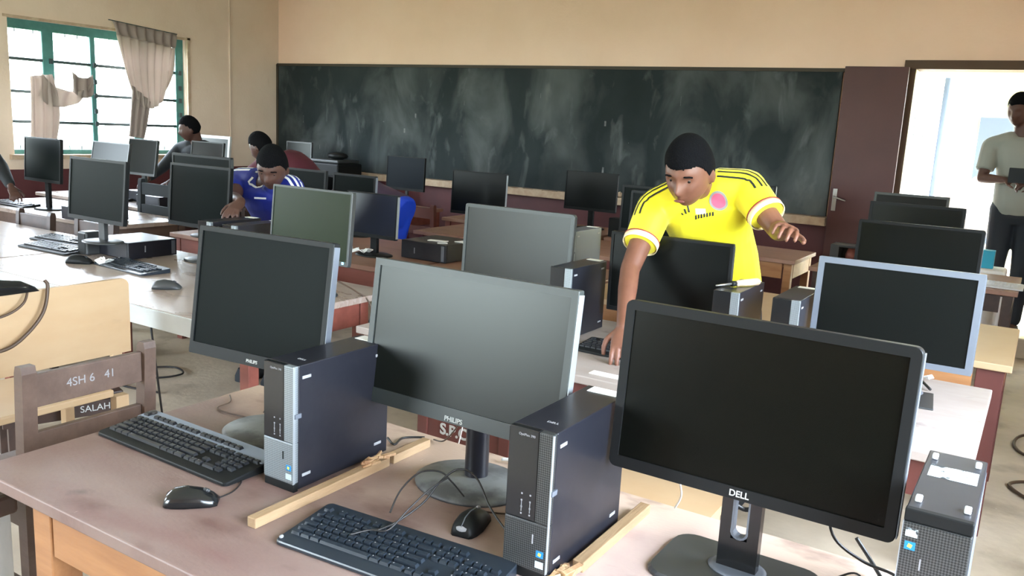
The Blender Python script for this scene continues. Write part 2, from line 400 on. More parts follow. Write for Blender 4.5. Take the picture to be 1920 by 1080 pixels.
# chalkboard on the front wall with its chalk ledge
t = thing('chalkboard', 'wide dark chalkboard smeared with chalk dust on the front wall', 'chalkboard', ((-8.46-1.61)/2, FY, 0))
bw = 8.46-1.61
MB().b2((-bw/2, -.035, .925), (bw/2, -.002, 2.165)).build('writing_surface', 'board', t)
f = MB(); f.b2((-bw/2-.02, -.05, 2.16), (bw/2+.02, -.002, 2.19)); f.b2((-bw/2-.03, -.05, .9), (-bw/2, -.002, 2.18))
f.build('frame', 'board_frame', t)
f = MB(); f.b2((-bw/2-.02, -.11, .845), (bw/2+.02, -.002, .92), .006)
for i in range(26):
    x = random.uniform(-bw/2, bw/2); f.box((x, -.1, .92), (random.uniform(.04, .22), .03, .012), None, .004)
f.build('chalk_ledge', 'ledge', t)
f = MB()
for i in range(16):
    x = random.uniform(-bw/2+.3, bw/2-.3); z = random.uniform(1.1, 2.0)
    f.box((x, -.0354, z), (random.choice((.003, .004, .02)), .0006, random.choice((.008, .05, .09))))
f.build('chalk_marks', 'dusty', t)
# lumps of flaking paint / chalk rubble on the ledge
for i, (x, wd) in enumerate(((-3.62, .35), (-3.05, .28))):
    g = MB()
    for k in range(7): g.ball((random.uniform(-wd/2, wd/2), random.uniform(-.02, .02), .018), (random.uniform(.03, .07), .03, random.uniform(.015, .035)), 1)
    o = g.build('chalk_rag', 'ledge'); o.location = (x, FY-.08, .93)
    tag(o, ('crumpled dusty rag on the chalk ledge between the two dark far monitors', 'smaller dusty rag on the chalk ledge just left of the right-hand far monitor')[i], 'rag')

# conduit on the left wall
o = MB().cone((LX+.015, 7.02, .9), (LX+.015, 7.02, CZ), .011).build('conduit_pipe', 'wall_left', smooth=True)
tag(o, 'thin painted conduit pipe running up the left wall beside the window', 'pipe')

# door in the front wall
d = struct(MB().b2((DOOR[0]-.07, FY-.03, 0), (DOOR[0], FY+.24, 2.24)).b2((DOOR[1], FY-.03, 0), (DOOR[1]+.07, FY+.24, 2.24)).b2((DOOR[0]-.09, FY-.04, 2.19), (DOOR[1]+.09, FY+.24, 2.26)).build('door_1', 'door_frame'))
t = thing('door_leaf', 'maroon door leaf swung open flat beside the chalkboard', 'door', (DOOR[0]-.04, FY-.1, 0), math.radians(2))
MB().b2((-.495, -.02, .01), (0, .02, 2.2), .004).build('door_panel', 'door', t)
p = MB().b2((-.47, -.027, .99), (-.435, -.02, 1.18), .003).build('lock_plate', 'steel', t)
MB().cone((-.452, -.025, 1.11), (-.452, -.055, 1.11), .009).caps((-.452, -.055, 1.11), (-.36, -.058, 1.085), .008, .006).build('door_handle', 'steel', t, smooth=True)
# threshold step and outdoor passage
struct(MB().b2((-1.6, FY+.22, -.1), (1.6, 15.2, .16)).build('floor_passage', 'floor'))
struct(MB().b2((-1.04, FY-.32, 0), (.12, FY+.25, .16), .01).build('trim_1', 'floor'))
o = struct(MB().b2((-1.55, 8.5, .1), (-1.38, 14.9, 3.6)).build('wall_passage', 'ext_white'))
struct(MB().b2((-1.5, 14.9, .1), (4.5, 15.1, 2.9)).build('wall_far', 'ext_yellow'))
struct(MB().b2((-1.7, FY+.24, 3.3), (2.2, 15.3, 3.42)).build('dimming_roof_passage', 'ext_white'))  # unseen roof added over the passage to dim the daylight there
struct(MB().b2((-40, -40, -.35), (40, 40, -.2)).build('ground', 'grass'))
# louvred window in the passage wall
t = thing('louvre_window', 'pale louvred window seen edge-on in the bright passage wall', 'window', (-1.38, 10.9, 0))
f = MB()
for yy in (-.62, -.2, .2, .62): f.box((.02, yy, 1.62), (.05, .035, 1.2))
for zz in (1.02, 1.62, 2.22): f.box((.02, 0, zz), (.05, 1.27, .035))
f.build('window_frame', 'white_p', t)
f = MB()
for k in range(13): f.box((.0, 0, 1.08+k*.09), (.05, 1.2, .008), (0, .6, 0))
f.build('louvres', 'iron', t)
o = MB().cone((-1.33, 13.0, .16), (-1.33, 13.0, 2.5), .035).build('drain_pipe', 'ext_grey', smooth=True); tag(o, 'dark drainpipe on the bright passage wall beyond the door', 'pipe')
o = MB().b2((-1.0, 14.82, .161), (-.25, 14.895, 2.06)).build('far_door', 'ext_grey'); tag(o, 'blue-grey door on the yellow wall behind the standing man', 'door')

# window 1: green frames and iron bars, and the plain windows outside the frame
def side_window(nm, pos, axis, s0, s1, z0, z1, out):
    X = Matrix.Translation((pos, s0, 0)) @ Matrix.Rotation(PI/2, 4, 'Z') if axis == 'x' else Matrix.Translation((s0, pos, 0))
    Wd = s1-s0; d = out
    f = MB(X)
    f.b2((0, -.03, z1-.09), (Wd, .03, z1)); f.b2((0, -.03, z0), (Wd, .03, z0+.05)); f.b2((0, -.028, z0+.001), (.03, .028, z1-.001)); f.b2((Wd-.10, -.028, z0+.001), (Wd, .028, z1-.001))
    for s, ww in ((.36, .12), (.86, .06), (1.34, .12)):
        if s < Wd-.2: f.b2((s, -.027, z0+.01), (s+ww, .027, z1-.05), .01)
    w_ = f.build(nm, 'green_frame'); struct(w_)
    g = MB(X)
    for zz in (z0+.32, z0+.61, z0+.92): g.box((Wd/2, 0, zz), (Wd, .05, .030), None, .008)
    for s in (.12, .3, .62, .75, 1.1, 1.22, 1.6, 1.74):
        if s < Wd: g.cone((s, .012, z1-.09), (s, .012, z1-.12), .006, seg=6); g.cone((s, .012, z0+.05), (s, .012, z0+.09), .006, seg=6)
    for s in (.44, .9, 1.42, Wd-.05):
        for zz in (z0+.32, z0+.61, z0+.92, z0+.45, z0+.75): g.box((s, 0, zz), (.035, .085, .05))
    g.build('window_bars', 'iron', w_)
    return w_
w1 = side_window('window_1', LX-.10, 'x', 4.45, 6.43, 1.04, 2.33, 0)
rev = MB(); rev.b2((LX-.03, 6.43, 1.02), (LX+.012, 6.47, 2.36)); rev.b2((LX-.03, 4.41, 2.33), (LX+.012, 6.47, 2.355)); rev.b2((LX-.22, 4.4, 1.0), (LX+.05, 6.48, 1.045))
rev.build('window_reveal', 'ledge', w1)
n_ = 2
for y0, y1, z0, z1 in WIN_LEFT[1:]: side_window('window_%d' % n_, LX-.10, 'x', y0, y1, z0, z1, 0); n_ += 1
for y0, y1, z0, z1 in WIN_RIGHT: side_window('window_%d' % n_, RX+.10, 'x', y0, y1, z0, z1, 0); n_ += 1
for x0, x1, z0, z1 in WIN_BACK: side_window('window_%d' % n_, BY-.10, 'y', x0, x1, z0, z1, 0); n_ += 1

# curtains
def cloth(t, name, m, left, right, rows, folds, amp, wob=0.0):
    """left/right: functions v->(y,z); surface at x offset with pleats"""
    cols = folds*8; mb = MB(); G = []
    for j in range(rows+1):
        v = j/rows; a = left(v); b = right(v); row = []
        for i in range(cols+1):
            u = i/cols
            y = a[0]+(b[0]-a[0])*u; z = a[1]+(b[1]-a[1])*u - (a[2] if len(a) > 2 else 0)*math.sin(PI*u)**.55
            x = .05+amp*math.sin(u*folds*2*PI+.7*math.sin(v*3))+wob*math.sin(v*5+u*4)
            row.append(mb.bm.verts.new((x, y, z)))
        G.append(row)
    for j in range(rows):
        for i in range(cols): mb.bm.faces.new((G[j][i], G[j][i+1], G[j+1][i+1], G[j+1][i]))
    o = mb.build(name, m, t, smooth=True)
    s = o.modifiers.new('thickness', 'SOLIDIFY'); s.thickness = .003
    return o
t = thing('curtain', 'beige curtain hanging in a gathered loop at the right half of the window', 'curtain', (LX+.02, 0, 0))
cloth(t, 'curtain_heading', 'curtain_hem', lambda v: (5.48+.04*v, 2.42-.13*v), lambda v: (6.25-.02*v, 2.37-.15*v), 4, 7, .018)
def cl(v): return (5.52+.17*v**1.5, 2.29-.58*v, .17*v*v)
def cr_(v): return (6.23-.16*v**2, 2.22-.50*v, .17*v*v)
cloth(t, 'gathered_drape', 'curtain', cl, cr_, 22, 7, .022, .01)
cloth(t, 'knotted_tail', 'curtain_hem', lambda v: (5.68-.06*v, 1.78-.54*v), lambda v: (5.90-.09*v, 1.62-.40*v), 10, 3, .02)
MB().cone((.03, 5.45, 2.43), (.03, 6.27, 2.375), .005, seg=8).build('curtain_wire', 'iron', t)
t = thing('curtain', 'pale curtain knotted over the left side of the window', 'curtain', (LX+.02, 0, 0))
cloth(t, 'hanging_drape', 'curtain', lambda v: (4.60-.03*v, 1.80-.62*v), lambda v: (4.82+.05*math.sin(v*3), 1.83-.66*v), 14, 3, .025)
cloth(t, 'slung_swag', 'curtain', lambda v: (4.72-.05*v, 1.84-.22*v, .14), lambda v: (5.24-.05*v, 1.80-.10*v, .14), 8, 3, .02)
cloth(t, 'knot', 'curtain_hem', lambda v: (5.02, 1.88-.20*v, .05), lambda v: (5.24, 1.86-.20*v, .05), 8, 2, .02)

#FURNITURE
# ------------------------------------------------------------------ tables
def table(name, label, x0, x1, y0, y1, top, wood, z=TZ, edge=None, leg=.055, ap=.11, th=.03, over=.035, overx=None, legmat=None, group='computer room tables'):
    t = thing(name, label, 'table', ((x0+x1)/2, (y0+y1)/2, 0), 0, None)
    W, D_ = (x1-x0)/2, (y1-y0)/2; ox = over if overx is None else overx
    MB().b2((-W, -D_, z-th), (W, D_, z), .004).build('tabletop', top, t)
    if edge: MB().b2((-W, -D_-.012, z-.078), (W, -D_-.0005, z-.001), .002).build('front_edge_strip', edge, t)
    for sy in (-1, 1): MB().b2((-W+ox+leg, sy*(D_-over)-.011, z-th-ap), (W-ox-leg, sy*(D_-over)+.011, z-th-.0005)).build('apron', wood, t)
    for sx in (-1, 1): MB().b2((sx*(W-ox)-.011, -D_+over+leg, z-th-ap), (sx*(W-ox)+.011, D_-over-leg, z-th-.0005)).build('apron', wood, t)
    for sx in (-1, 1):
        for sy in (-1, 1):
            cx = sx*(W-ox+.011-leg/2); cy = sy*(D_-over+.011-leg/2)
            MB().b2((cx-leg/2, cy-leg/2, 0), (cx+leg/2, cy+leg/2, z-th-.0005), .003).build('leg', legmat or wood, t)
    return t
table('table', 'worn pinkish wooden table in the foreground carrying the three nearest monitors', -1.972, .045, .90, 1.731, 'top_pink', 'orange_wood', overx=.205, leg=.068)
table('table', 'pale-topped table behind the foreground one, under the silver-framed monitor', -2.28, -.06, 2.50, 3.35, 'top_pale', 'maroon_wood')
E_ = table('table', 'yellow-brown table with a broad dark leg behind the silver-framed monitor', -1.98, -.012, 3.78, 4.63, 'light_wood', 'orange_wood', legmat='maroon_wood', leg=.10)
table('table', 'pinkish table with a white front edge under the green-tinted monitor', -4.62, -2.642, 2.135, 3.16, 'top_grey', 'red_wood', edge='white_edge', over=.16, overx=.035)
table('table', 'glare-lit table with a white front edge at the left side of the photo', -6.62, -4.64, 2.135, 3.06, 'top_grey', 'dark_wood', edge='white_edge')
table('table', 'brown table behind the man in the blue jersey', -4.98, -3.02, 3.60, 4.62, 'top_brown', 'red_wood')
table('table', 'brown table under the lying computer with white papers', -3.0, -2.02, 3.78, 4.62, 'top_brown', 'red_wood')
table('table', 'low-backed brown table under the dark far monitor in the middle', -4.08, -2.2, 5.1, 5.85, 'top_brown', 'maroon_wood')
table('table', 'small desk under the second dark monitor behind the silver-framed one', -.95, -.30, 5.0, 5.65, 'top_brown', 'maroon_wood')
table('table', 'dark desk with a white keyboard in front of the doorway', -1.28, -.055, 5.85, 6.6, 'top_brown', 'dark_wood2')
table('table', 'orange wooden table by the maroon wall to the right of the yellow jersey', -2.9, -1.415, 6.02, 6.66, 'top_brown', 'orange_wood')
table('table', 'brown table against the board wall under the right-hand far monitor', -4.5, -2.95, 6.02, 6.66, 'top_brown', 'red_wood')
table('table', 'reddish wooden table under the small far monitor on a tall stand', -6.4, -4.93, 6.05, 6.62, 'top_brown', 'red_wood')
table('table', 'glare-lit table nearest the window on the left, under the dark square monitor', -7.4, -5.45, 3.45, 4.12, 'top_grey', 'dark_wood')
table('table', 'glare-lit table in the second row from the window', -7.9, -5.9, 4.3, 5.0, 'top_grey', 'dark_wood2')
table('table', 'small table beside the silhouetted person by the window', -7.03, -6.2, 5.28, 5.78, 'top_grey', 'dark_wood2')
table('table', 'table under the white-framed monitor behind the silhouetted person', -8.1, -6.9, 5.84, 6.4, 'top_grey', 'dark_wood2')
table('table', 'table under the printer in the far left corner', -7.9, -6.55, 7.0, 7.62, 'top_brown', 'dark_wood')

# ------------------------------------------------------------------ chairs and benches
def chair(label, loc, rz, wood='dark_wood', hb=.86, wd=.40, dp=.40, writing=None):
    """back towards +Y of the local frame, sitter faces -Y"""
    t = thing('wooden_chair', label, 'chair', loc, rz)
    for sx in (-1, 1):
        x = sx*(wd/2-.02)
        MB().loft([[(x-.02, y0, z), (x+.02, y0, z), (x+.02, y1, z), (x-.02, y1, z)] for y0, y1, z in ((dp/2-.02, dp/2+.02, 0), (dp/2-.02, dp/2+.025, .44), (dp/2+.005, dp/2+.045, hb-.02), (dp/2+.012, dp/2+.04, hb))]).build('back_leg', wood, t)
        MB().b2((x-.02, -dp/2-.02, 0), (x+.02, -dp/2+.02, .425), .003).build('front_leg', wood, t)
        MB().b2((x-.012, -dp/2+.02, .15), (x+.012, dp/2-.02, .185)).build('side_stretcher', wood, t)
        MB().b2((x-.012, -dp/2+.02, .37), (x+.012, dp/2-.02, .424)).build('seat_rail', wood, t)
    MB().b2((-wd/2, -dp/2-.03, .425), (wd/2, dp/2-.022, .447), .006).build('seat', wood, t)
    r = MB().b2((-wd/2+.04, dp/2+.008, hb-.125), (wd/2-.04, dp/2+.03, hb-.03), .003).build('top_rail', wood, t)
    if writing: text('chalk_writing', writing, .035, 'pale_foot', r, Matrix.Translation((0, dp/2+.0305, hb-.075)) @ Matrix.Rotation(PI, 4, 'Z') @ FACE)
    MB().b2((-wd/2+.04, dp/2, hb-.27), (wd/2-.04, dp/2+.022, hb-.20), .003).build('middle_rail', wood, t)
    return t
# the chair at the left end of the foreground table: it faces -X, its back in the YZ plane
chair('dark wooden chair with chalk writing on its rail, left of the foreground table', (-2.50, 1.375, 0), -PI/2, 'dark_wood', .855, .41, .38, '4SH 6   41')
# low maroon chair between the first two table rows, painted letters facing the camera
t = thing('wooden_chair', 'maroon chair with white painted letters behind the foreground table', 'chair', (-1.47, 2.22, 0))
r = MB().b2((-.185, -.10, .45), (.185, -.075, .635), .003).build('back_board', 'maroon_wood', t)
text('painted_letters', 'S.P.C. S', .052, 'logo', r, Matrix.Translation((-.01, -.1005, .585)) @ FACE, bold=.0015)
MB().b2((-.185, -.075, .40), (.185, .22, .42), .004).build('seat', 'maroon_wood', t)
for sx in (-.16, .16):
    for y in (-.085, .19): MB().b2((sx-.02, y-.02, 0), (sx+.02, y+.02, .40 if y > 0 else .62), .003).build('leg', 'maroon_wood', t)
# light wood bench between the rows
t = thing('bench', 'light yellow wooden bench seat showing under the nearest large monitor', 'bench', (-.98, 2.36, 0))
poly = [(x, y, .43) for x, y in rrect(.56, .30, .03)]
MB().prism(poly, (0, 0, .03)).build('seat', 'light_wood', t)
for sx in (-.24, .24):
    for sy in (-.1, .1): MB().b2((sx-.02, sy-.02, 0), (sx+.02, sy+.02, .43), .003).build('leg', 'light_wood', t)
MB().b2((-.22, -.112, .36), (.22, -.088, .429)).build('seat_rail', 'light_wood', t)
# big light panel-backed bench at the left, back in the YZ plane
t = thing('panel_back_bench', 'large light wooden bench with a broad plain back panel at left', 'bench', (-3.05, 1.30, 0))
pr = [(a, b) for a, b in rrect(1.40, .30, .03) if b > .1]; pr = pr+[(-.70, -.15), (.70, -.15)]
MB().prism([(0, x, z+.745) for x, z in pr], (.02, 0, 0)).build('back_panel', 'light_wood', t)
MB().b2((-.42, -.68, .42), (.02, .62, .45), .006).build('seat', 'light_wood', t)
for y in (-.62, .655):
    MB().b2((-.02, y-.028, 0), (.022, y+.028, .418), .003).build('leg', 'light_wood', t)
    MB().b2((-.40, y-.02, 0), (-.36, y+.02, .418), .003).build('leg', 'light_wood', t)
    MB().b2((-.025, y-.02, .45), (-.001, y+.02, .87), .003).build('back_post', 'light_wood', t)
# cables hung over the panel
o = MB().loft([[(x, y, z) for x, z in ((-3.10, .897+.0), (-3.09, .897+h_), (-3.03, .897+h_*1.1), (-3.0, .897))] for y, h_ in ((1.10, .03), (1.30, .05), (1.45, .055), (1.58, .035), (1.63, .01))]).build('adapter_pouch', 'gloss', smooth=True)
tag(o, 'glossy black pouch lying on top of the light wooden bench back', 'pouch')
cable([(-3.02, 1.66, .93), (-3.01, 1.665, .905), (-3.0, 1.64, .82), (-3.0, 1.58, .75), (-3.0, 1.50, .705), (-3.0, 1.38, .71), (-3.0, 1.30, .76), (-3.0, 1.25, .89)], .0065, 'cable_br', 'brown cable looping down over the light bench back')
cable([(-3.02, 1.60, .91), (-3.0, 1.57, .86), (-3.0, 1.50, .825), (-3.0, 1.38, .82), (-3.0, 1.30, .88)], .0045, 'cable_br', 'short thin cable under the black pouch on the bench back')
cable([(-3.10, 1.18, 1.10), (-3.09, 1.36, 1.035), (-3.08, 1.44, 1.0), (-3.08, 1.40, .98), (-3.09, 1.28, .965)], .004, 'cable_b', 'thin black cable loop above the pouch at the left edge')
# dark low stool with writing, and paper, under the light bench
t = thing('stool', 'dark low stool with chalk lettering seen under the light bench', 'stool', (-3.62, 2.02, 0), math.radians(72))
MB().b2((-.24, -.15, .27), (.24, .15, .30), .006).build('seat', 'dark_wood2', t)
r = MB().b2((-.24, -.152, .205), (.24, -.135, .269)).build('seat_rail', 'dark_wood2', t)
text('chalk_writing', 'SALAH', .042, 'logo', r, Matrix.Translation((.12, -.1525, .238)) @ FACE)
for sx in (-.2, .2):
    for sy in (-.11, .11): MB().b2((sx-.018, sy-.018, 0), (sx+.018, sy+.018, .269), .003).build('leg', 'dark_wood2', t)
o = MB().box((-3.66, 1.86, .304), (.2, .14, .004), (0, 0, .5)).build('paper_sheet', 'paper'); tag(o, 'white paper sheet on the low dark stool', 'paper')
# pale plastic stool at the far left edge
t = thing('plastic_stool', 'pale grey slatted stool with a dark top at the bottom left edge', 'stool', (-2.33, .92, 0))
MB().b2((-.17, -.17, .50), (.17, .17, .56), .012).build('seat', 'dark_wood2', t)
for k in range(5):
    MB().b2((.135, -.16+k*.068, .02), (.15, -.115+k*.068, .499), .003).build('side_slat', 'white_edge', t)
    MB().b2((-.15, -.16+k*.068, .02), (-.135, -.115+k*.068, .499), .003).build('side_slat', 'white_edge', t)
MB().b2((-.16, -.16, .0), (.16, .16, .02), .003).build('base_frame', 'white_edge', t)
# dark chairs between the left rows
chair('dark wooden chair with a slatted back left of the lying computer', (-5.05, 2.90, 0), 0, 'dark_wood2', .86, .42)
chair('brown wooden chair at the far left edge beside the row of keyboards', (-5.75, 2.90, 0), 0, 'dark_wood2', .84, .42)
chair('dark chair between the window tables, left of the near grey monitor', (-5.95, 3.97, 0), 0, 'black_c', 1.0, .42)
chair('dark wooden chair near the far dark monitor in the middle', (-4.68, 6.12, 0), PI, 'maroon_wood', .85, .4)

# ------------------------------------------------------------------ monitors
def monitor(label, x, y, w_, h_, zb, zbase=TZ, yaw=0, tilt=4, bez=.016, chin=.022, rad=.004, frame='blk', scr='screen', stand='oval', shell='blk',
            logo=None, led=False, bulge=0, side=None, group=None, thick=.022, neck_w=.05, dx=0):
    t = thing('monitor', label, 'monitor', (x, y, zbase), math.radians(yaw), group)
    z = zb-zbase
    X = Matrix.Translation((0, 0, z)) @ Matrix.Rotation(-math.radians(tilt), 4, 'X') @ Matrix.Translation((0, 0, h_/2))
    n = 5
    outer = rrect(w_, h_, rad, n)
    if bulge: outer = [(a, b-(bulge*(1-(2*a/w_)**2) if b < 0 else 0)) for a, b in outer]
    ih = h_-bez-chin; inner = [(a, b+(chin-bez)/2) for a, b in rrect(w_-2*bez, ih, .001, n)]
    fr = MB(X)
    def ring(p, yy, k=0): return [fr.bm.verts.new(X @ Vector((a-(k if a > 0 else -k), yy, b))) for a, b in p]
    o0 = ring(outer, .002); o1 = ring([(a*.995, b*.995) for a, b in outer], 0); i1 = ring(inner, 0); i0 = ring(inner, .005); ob = ring(outer, thick); N = len(outer)
    for A, B in ((ob, o0), (o0, o1), (o1, i1), (i1, i0)):
        for k in range(N): fr.bm.faces.new((A[k], A[(k+1) % N], B[(k+1) % N], B[k]))
    fr.build('bezel', frame, t)
    MB(X).b2((-w_/2+bez-.001, .0035, -h_/2+chin-.001), (w_/2-bez+.001, .006, h_/2-bez+.001)).build('screen', scr, t)
    rr = [[(a*s_, yy, b*s2) for a, b in outer] for s_, s2, yy in ((1, 1, thick+.0002), (.97, .96, thick+.008), (.72, .70, thick+.030), (.68, .66, thick+.032))]
    MB(X).loft(rr).build('back_shell', shell, t)
    if side: MB(X).b2((w_/2+.0002, .002, -h_/2+.01), (w_/2+.0022, thick, h_/2-.01)).build('side_trim', side, t)
    if logo: text('logo', logo[0], logo[1], 'logo', t, X @ Matrix.Translation((logo[2], -.0004, -h_/2+chin/2-(bulge*.6))) @ FACE, bold=.0002)
    if led: MB(X).b2((w_/2-.035, -.001, -h_/2+.010), (w_/2-.024, .0005, -h_/2+.020)).build('power_light', 'led', t)
    yb = thick+.028; zt = z+h_*.42
    if stand == 'philips':
        MB().cone((dx, yb, .015), (dx, yb, zt), .028, .026, 24).build('neck', 'blk2', t, smooth='auto')
        MB().lathe([(.137, 0), (.138, .006), (.128, .012), (.06, .02), (.033, .024)], (dx*.8, yb-.01, 0), 1.0, .86).build('base', 'dusty', t, smooth=True)
    elif stand == 'dell':
        k = MB(); a, hw, zz0, zz1 = yb-.02, .038, .012, zt
        s0, s1 = z-.075, z+.03; sw = .016
        k.b2((-hw, a, zz0), (hw, a+.022, s0-.016)); k.b2((-hw, a, s0-.016), (-sw, a+.022, s1)); k.b2((sw, a, s0-.016), (hw, a+.022, s1)); k.b2((-hw, a, s1), (hw, a+.022, zz1))
        k.build('neck', 'gloss', t)
        ar = MB(); pts = [(-sw, -1)]
        for i in range(9):
            an = PI+PI*i/8; ar.box((math.cos(an)*(sw-.001), a+.011, s0+math.sin(an)*(sw-.002)), (.004, .0225, .008), (0, -an, 0))
        ar.b2((-sw-.0005, a-.0005, s0), (-sw+.003, a+.0225, s1)); ar.b2((sw-.003, a-.0005, s0), (sw+.0005, a+.0225, s1)); ar.build('cable_slot_rim', 'silver', t)
        MB().lathe([(.055, .011), (.056, .014), (.048, .0155)], (0, a+.011, 0), 1, .8).build('swivel_ring', 'silver', t, smooth=True)
        MB().loft([[(px, py+a+.0, zz) for px, py in rrect(.30*s_, .20*s_, .04)] for s_, zz in ((1, 0), (1, .006), (.97, .011))]).build('base', 'dgrey', t)
    elif stand == 'tall':
        MB().b2((-.012, yb-.02, .01), (.012, yb, zt)).build('neck', 'dgrey', t)
        MB().lathe([(.10, 0), (.10, .006), (.03, .014)], (0, yb, 0), 1.1, .8, 28).build('base', 'blk', t, smooth=True)
    elif stand == 'oval':
        MB().b2((-neck_w/2, yb-.014, .01), (neck_w/2, yb+.012, zt), .003).build('neck', shell, t)
        MB().lathe([(.115, 0), (.115, .006), (.10, .011), (.04, .016)], (0, yb-.005, 0), 1.1, .82, 32).build('base', shell, t, smooth=True)
    return t
# foreground three
monitor('black monitor at left foreground whose lower edge is hidden by a computer tower', -1.659, 1.43, .455, .343, .925, scr='screen_low', yaw=4.3, tilt=7.8, bez=.013, chin=.032, stand='philips', logo=('PHILIPS', .012, .0), side='silver', bulge=.006, dx=.045)
monitor('central foreground monitor with a bright grey reflection and a round dusty base', -1.068, 1.50, .560, .350, .890, scr='screen_hi', yaw=-.5, tilt=6.9, bez=.017, chin=.036, stand='philips', frame='green_grey', logo=('PHILIPS', .016, 0), side='light_silver', bulge=.014, dx=.037)
monitor('largest monitor at right foreground, dark screen with rounded black frame', -.400, 1.48, .537, .338, .906, scr='screen_deep', yaw=-.6, tilt=5.1, bez=.019, chin=.024, rad=.014, stand='dell', logo=('DELL', .017, 0), side='silver')
# second row
monitor('black monitor in front of the man in the yellow jersey', -1.226, 3.15, .504, .328, .838, yaw=2.5, tilt=0, bez=.012, chin=.018, side='dgrey')
monitor('monitor with a light silver frame at the right', -.380, 3.05, .518, .334, .842, yaw=1.6, tilt=4.2, bez=.021, chin=.021, frame='silver', side='silver', shell='silver')
monitor('grey monitor with a bright left side behind the central foreground monitor', -1.92, 3.10, .556, .355, .861, scr='screen_hi', tilt=3, bez=.016, rad=.012, frame='green_grey', stand='dell', side='dgrey')
# third row on
monitor('dark monitor partly hidden by the yellow sleeve, left of it', -1.60, 4.15, .53, .33, .935, scr='screen_low', tilt=3, rad=.01, bez=.014, side='dgrey')
monitor('mostly hidden dark monitor behind the right shoulder of the yellow jersey', -2.10-.05, 5.20, .50, .31, .91, scr='screen_low', tilt=3)
monitor('dark wide monitor directly behind and above the silver-framed one at right', -.47, 4.3, .535, .33, .885, tilt=3, rad=.010, bez=.014, side='silver', frame='blk')
monitor('third screen up in the overlapping stack at right, just below the farthest one', -.61, 5.3, .50, .31, .935, tilt=3, side='silver')
monitor('topmost and farthest grey-green monitor at right beside the door leaf', -.745, 6.1, .455, .30, .96, tilt=6, frame='green_grey')
monitor('far black monitor by the board wall, left of the yellow jersey', -3.24, 6.40, .487, .325, .895, tilt=2, bez=.010, side='dgrey')
monitor('far black monitor in the middle, before the white patch on the maroon wall', -3.70, 5.40, .505, .335, .870, tilt=2, bez=.010, side='light_silver')
monitor('small blue-black far monitor on a thin tall stand before the chalkboard', -5.12, 6.25, .455, .315, .915, tilt=2, scr='screen_blow', bez=.008, stand='tall')
monitor('dark monitor behind the raised arm of the yellow jersey', -1.95, 6.35, .52, .33, .90, tilt=2, side='silver')
# left block
monitor('green-tinted monitor with a small blue light, left of centre', -2.845, 2.78, .505, .335, .905, scr='screen_green', tilt=5, led=True, bez=.010, frame='green_grey', side='dgrey', shell='green_grey')
monitor('navy-black monitor with a pale right edge behind the green-tinted one', -3.44, 3.88, .405, .27, .855, tilt=3, scr='screen_b', bez=.008, side='light_silver')
monitor('dark monitor in the row before the small tall-stand monitor, right of the pair', -4.12, 4.46, .40, .27, .905, scr='screen_low', tilt=3, side='silver')
monitor('dark monitor behind the head of the man in the blue jersey', -4.58, 4.45, .40, .27, .91, scr='screen_low', tilt=3)
monitor('large square grey-green monitor left of the man in the blue jersey', -3.91, 3.0, .50, .345, .925, scr='screen_low', tilt=4, frame='blk', shell='dgrey', bez=.014)
monitor('dark monitor just behind the large square grey-green one', -4.67, 3.62, .585, .34, .935, tilt=0, frame='blk', scr='screen_low', side='green_grey')
monitor('dark monitor standing on a lying computer at left', -4.27, 2.63, .505, .335, .948, zbase=TZ+.094, tilt=5, bez=.014, frame='blk', scr='screen_low', shell='dgrey')
monitor('dark teal monitor in front of the left edge of the window', -6.55, 3.62, .495, .337, .955, tilt=3, scr='screen_low', frame='blk', bez=.01)
monitor('pale grey-green monitor below the window, left of a smaller pale one', -6.62, 4.20, .51, .30, .965, tilt=10, scr='screen_mid', frame='green_grey', shell='green_grey', bez=.010)
monitor('smaller pale grey monitor under the hanging curtain', -7.05, 4.80, .42, .33, .945, tilt=8, scr='screen_mid', frame='green_grey', shell='green_grey', bez=.010)
monitor('grey-green monitor in front of the silhouetted person by the window', -6.90, 5.40, .47, .31, .955, tilt=6, frame='green_grey', bez=.010)
monitor('white-framed monitor behind the silhouetted person', -7.35, 5.85, .47, .36, .95, zbase=TZ, tilt=5, frame='white_p', shell='white_p', bez=.03)
monitor('grey far monitor beside the printer in the corner', -7.62, 7.3, .42, .32, .93, tilt=2, frame='dgrey')

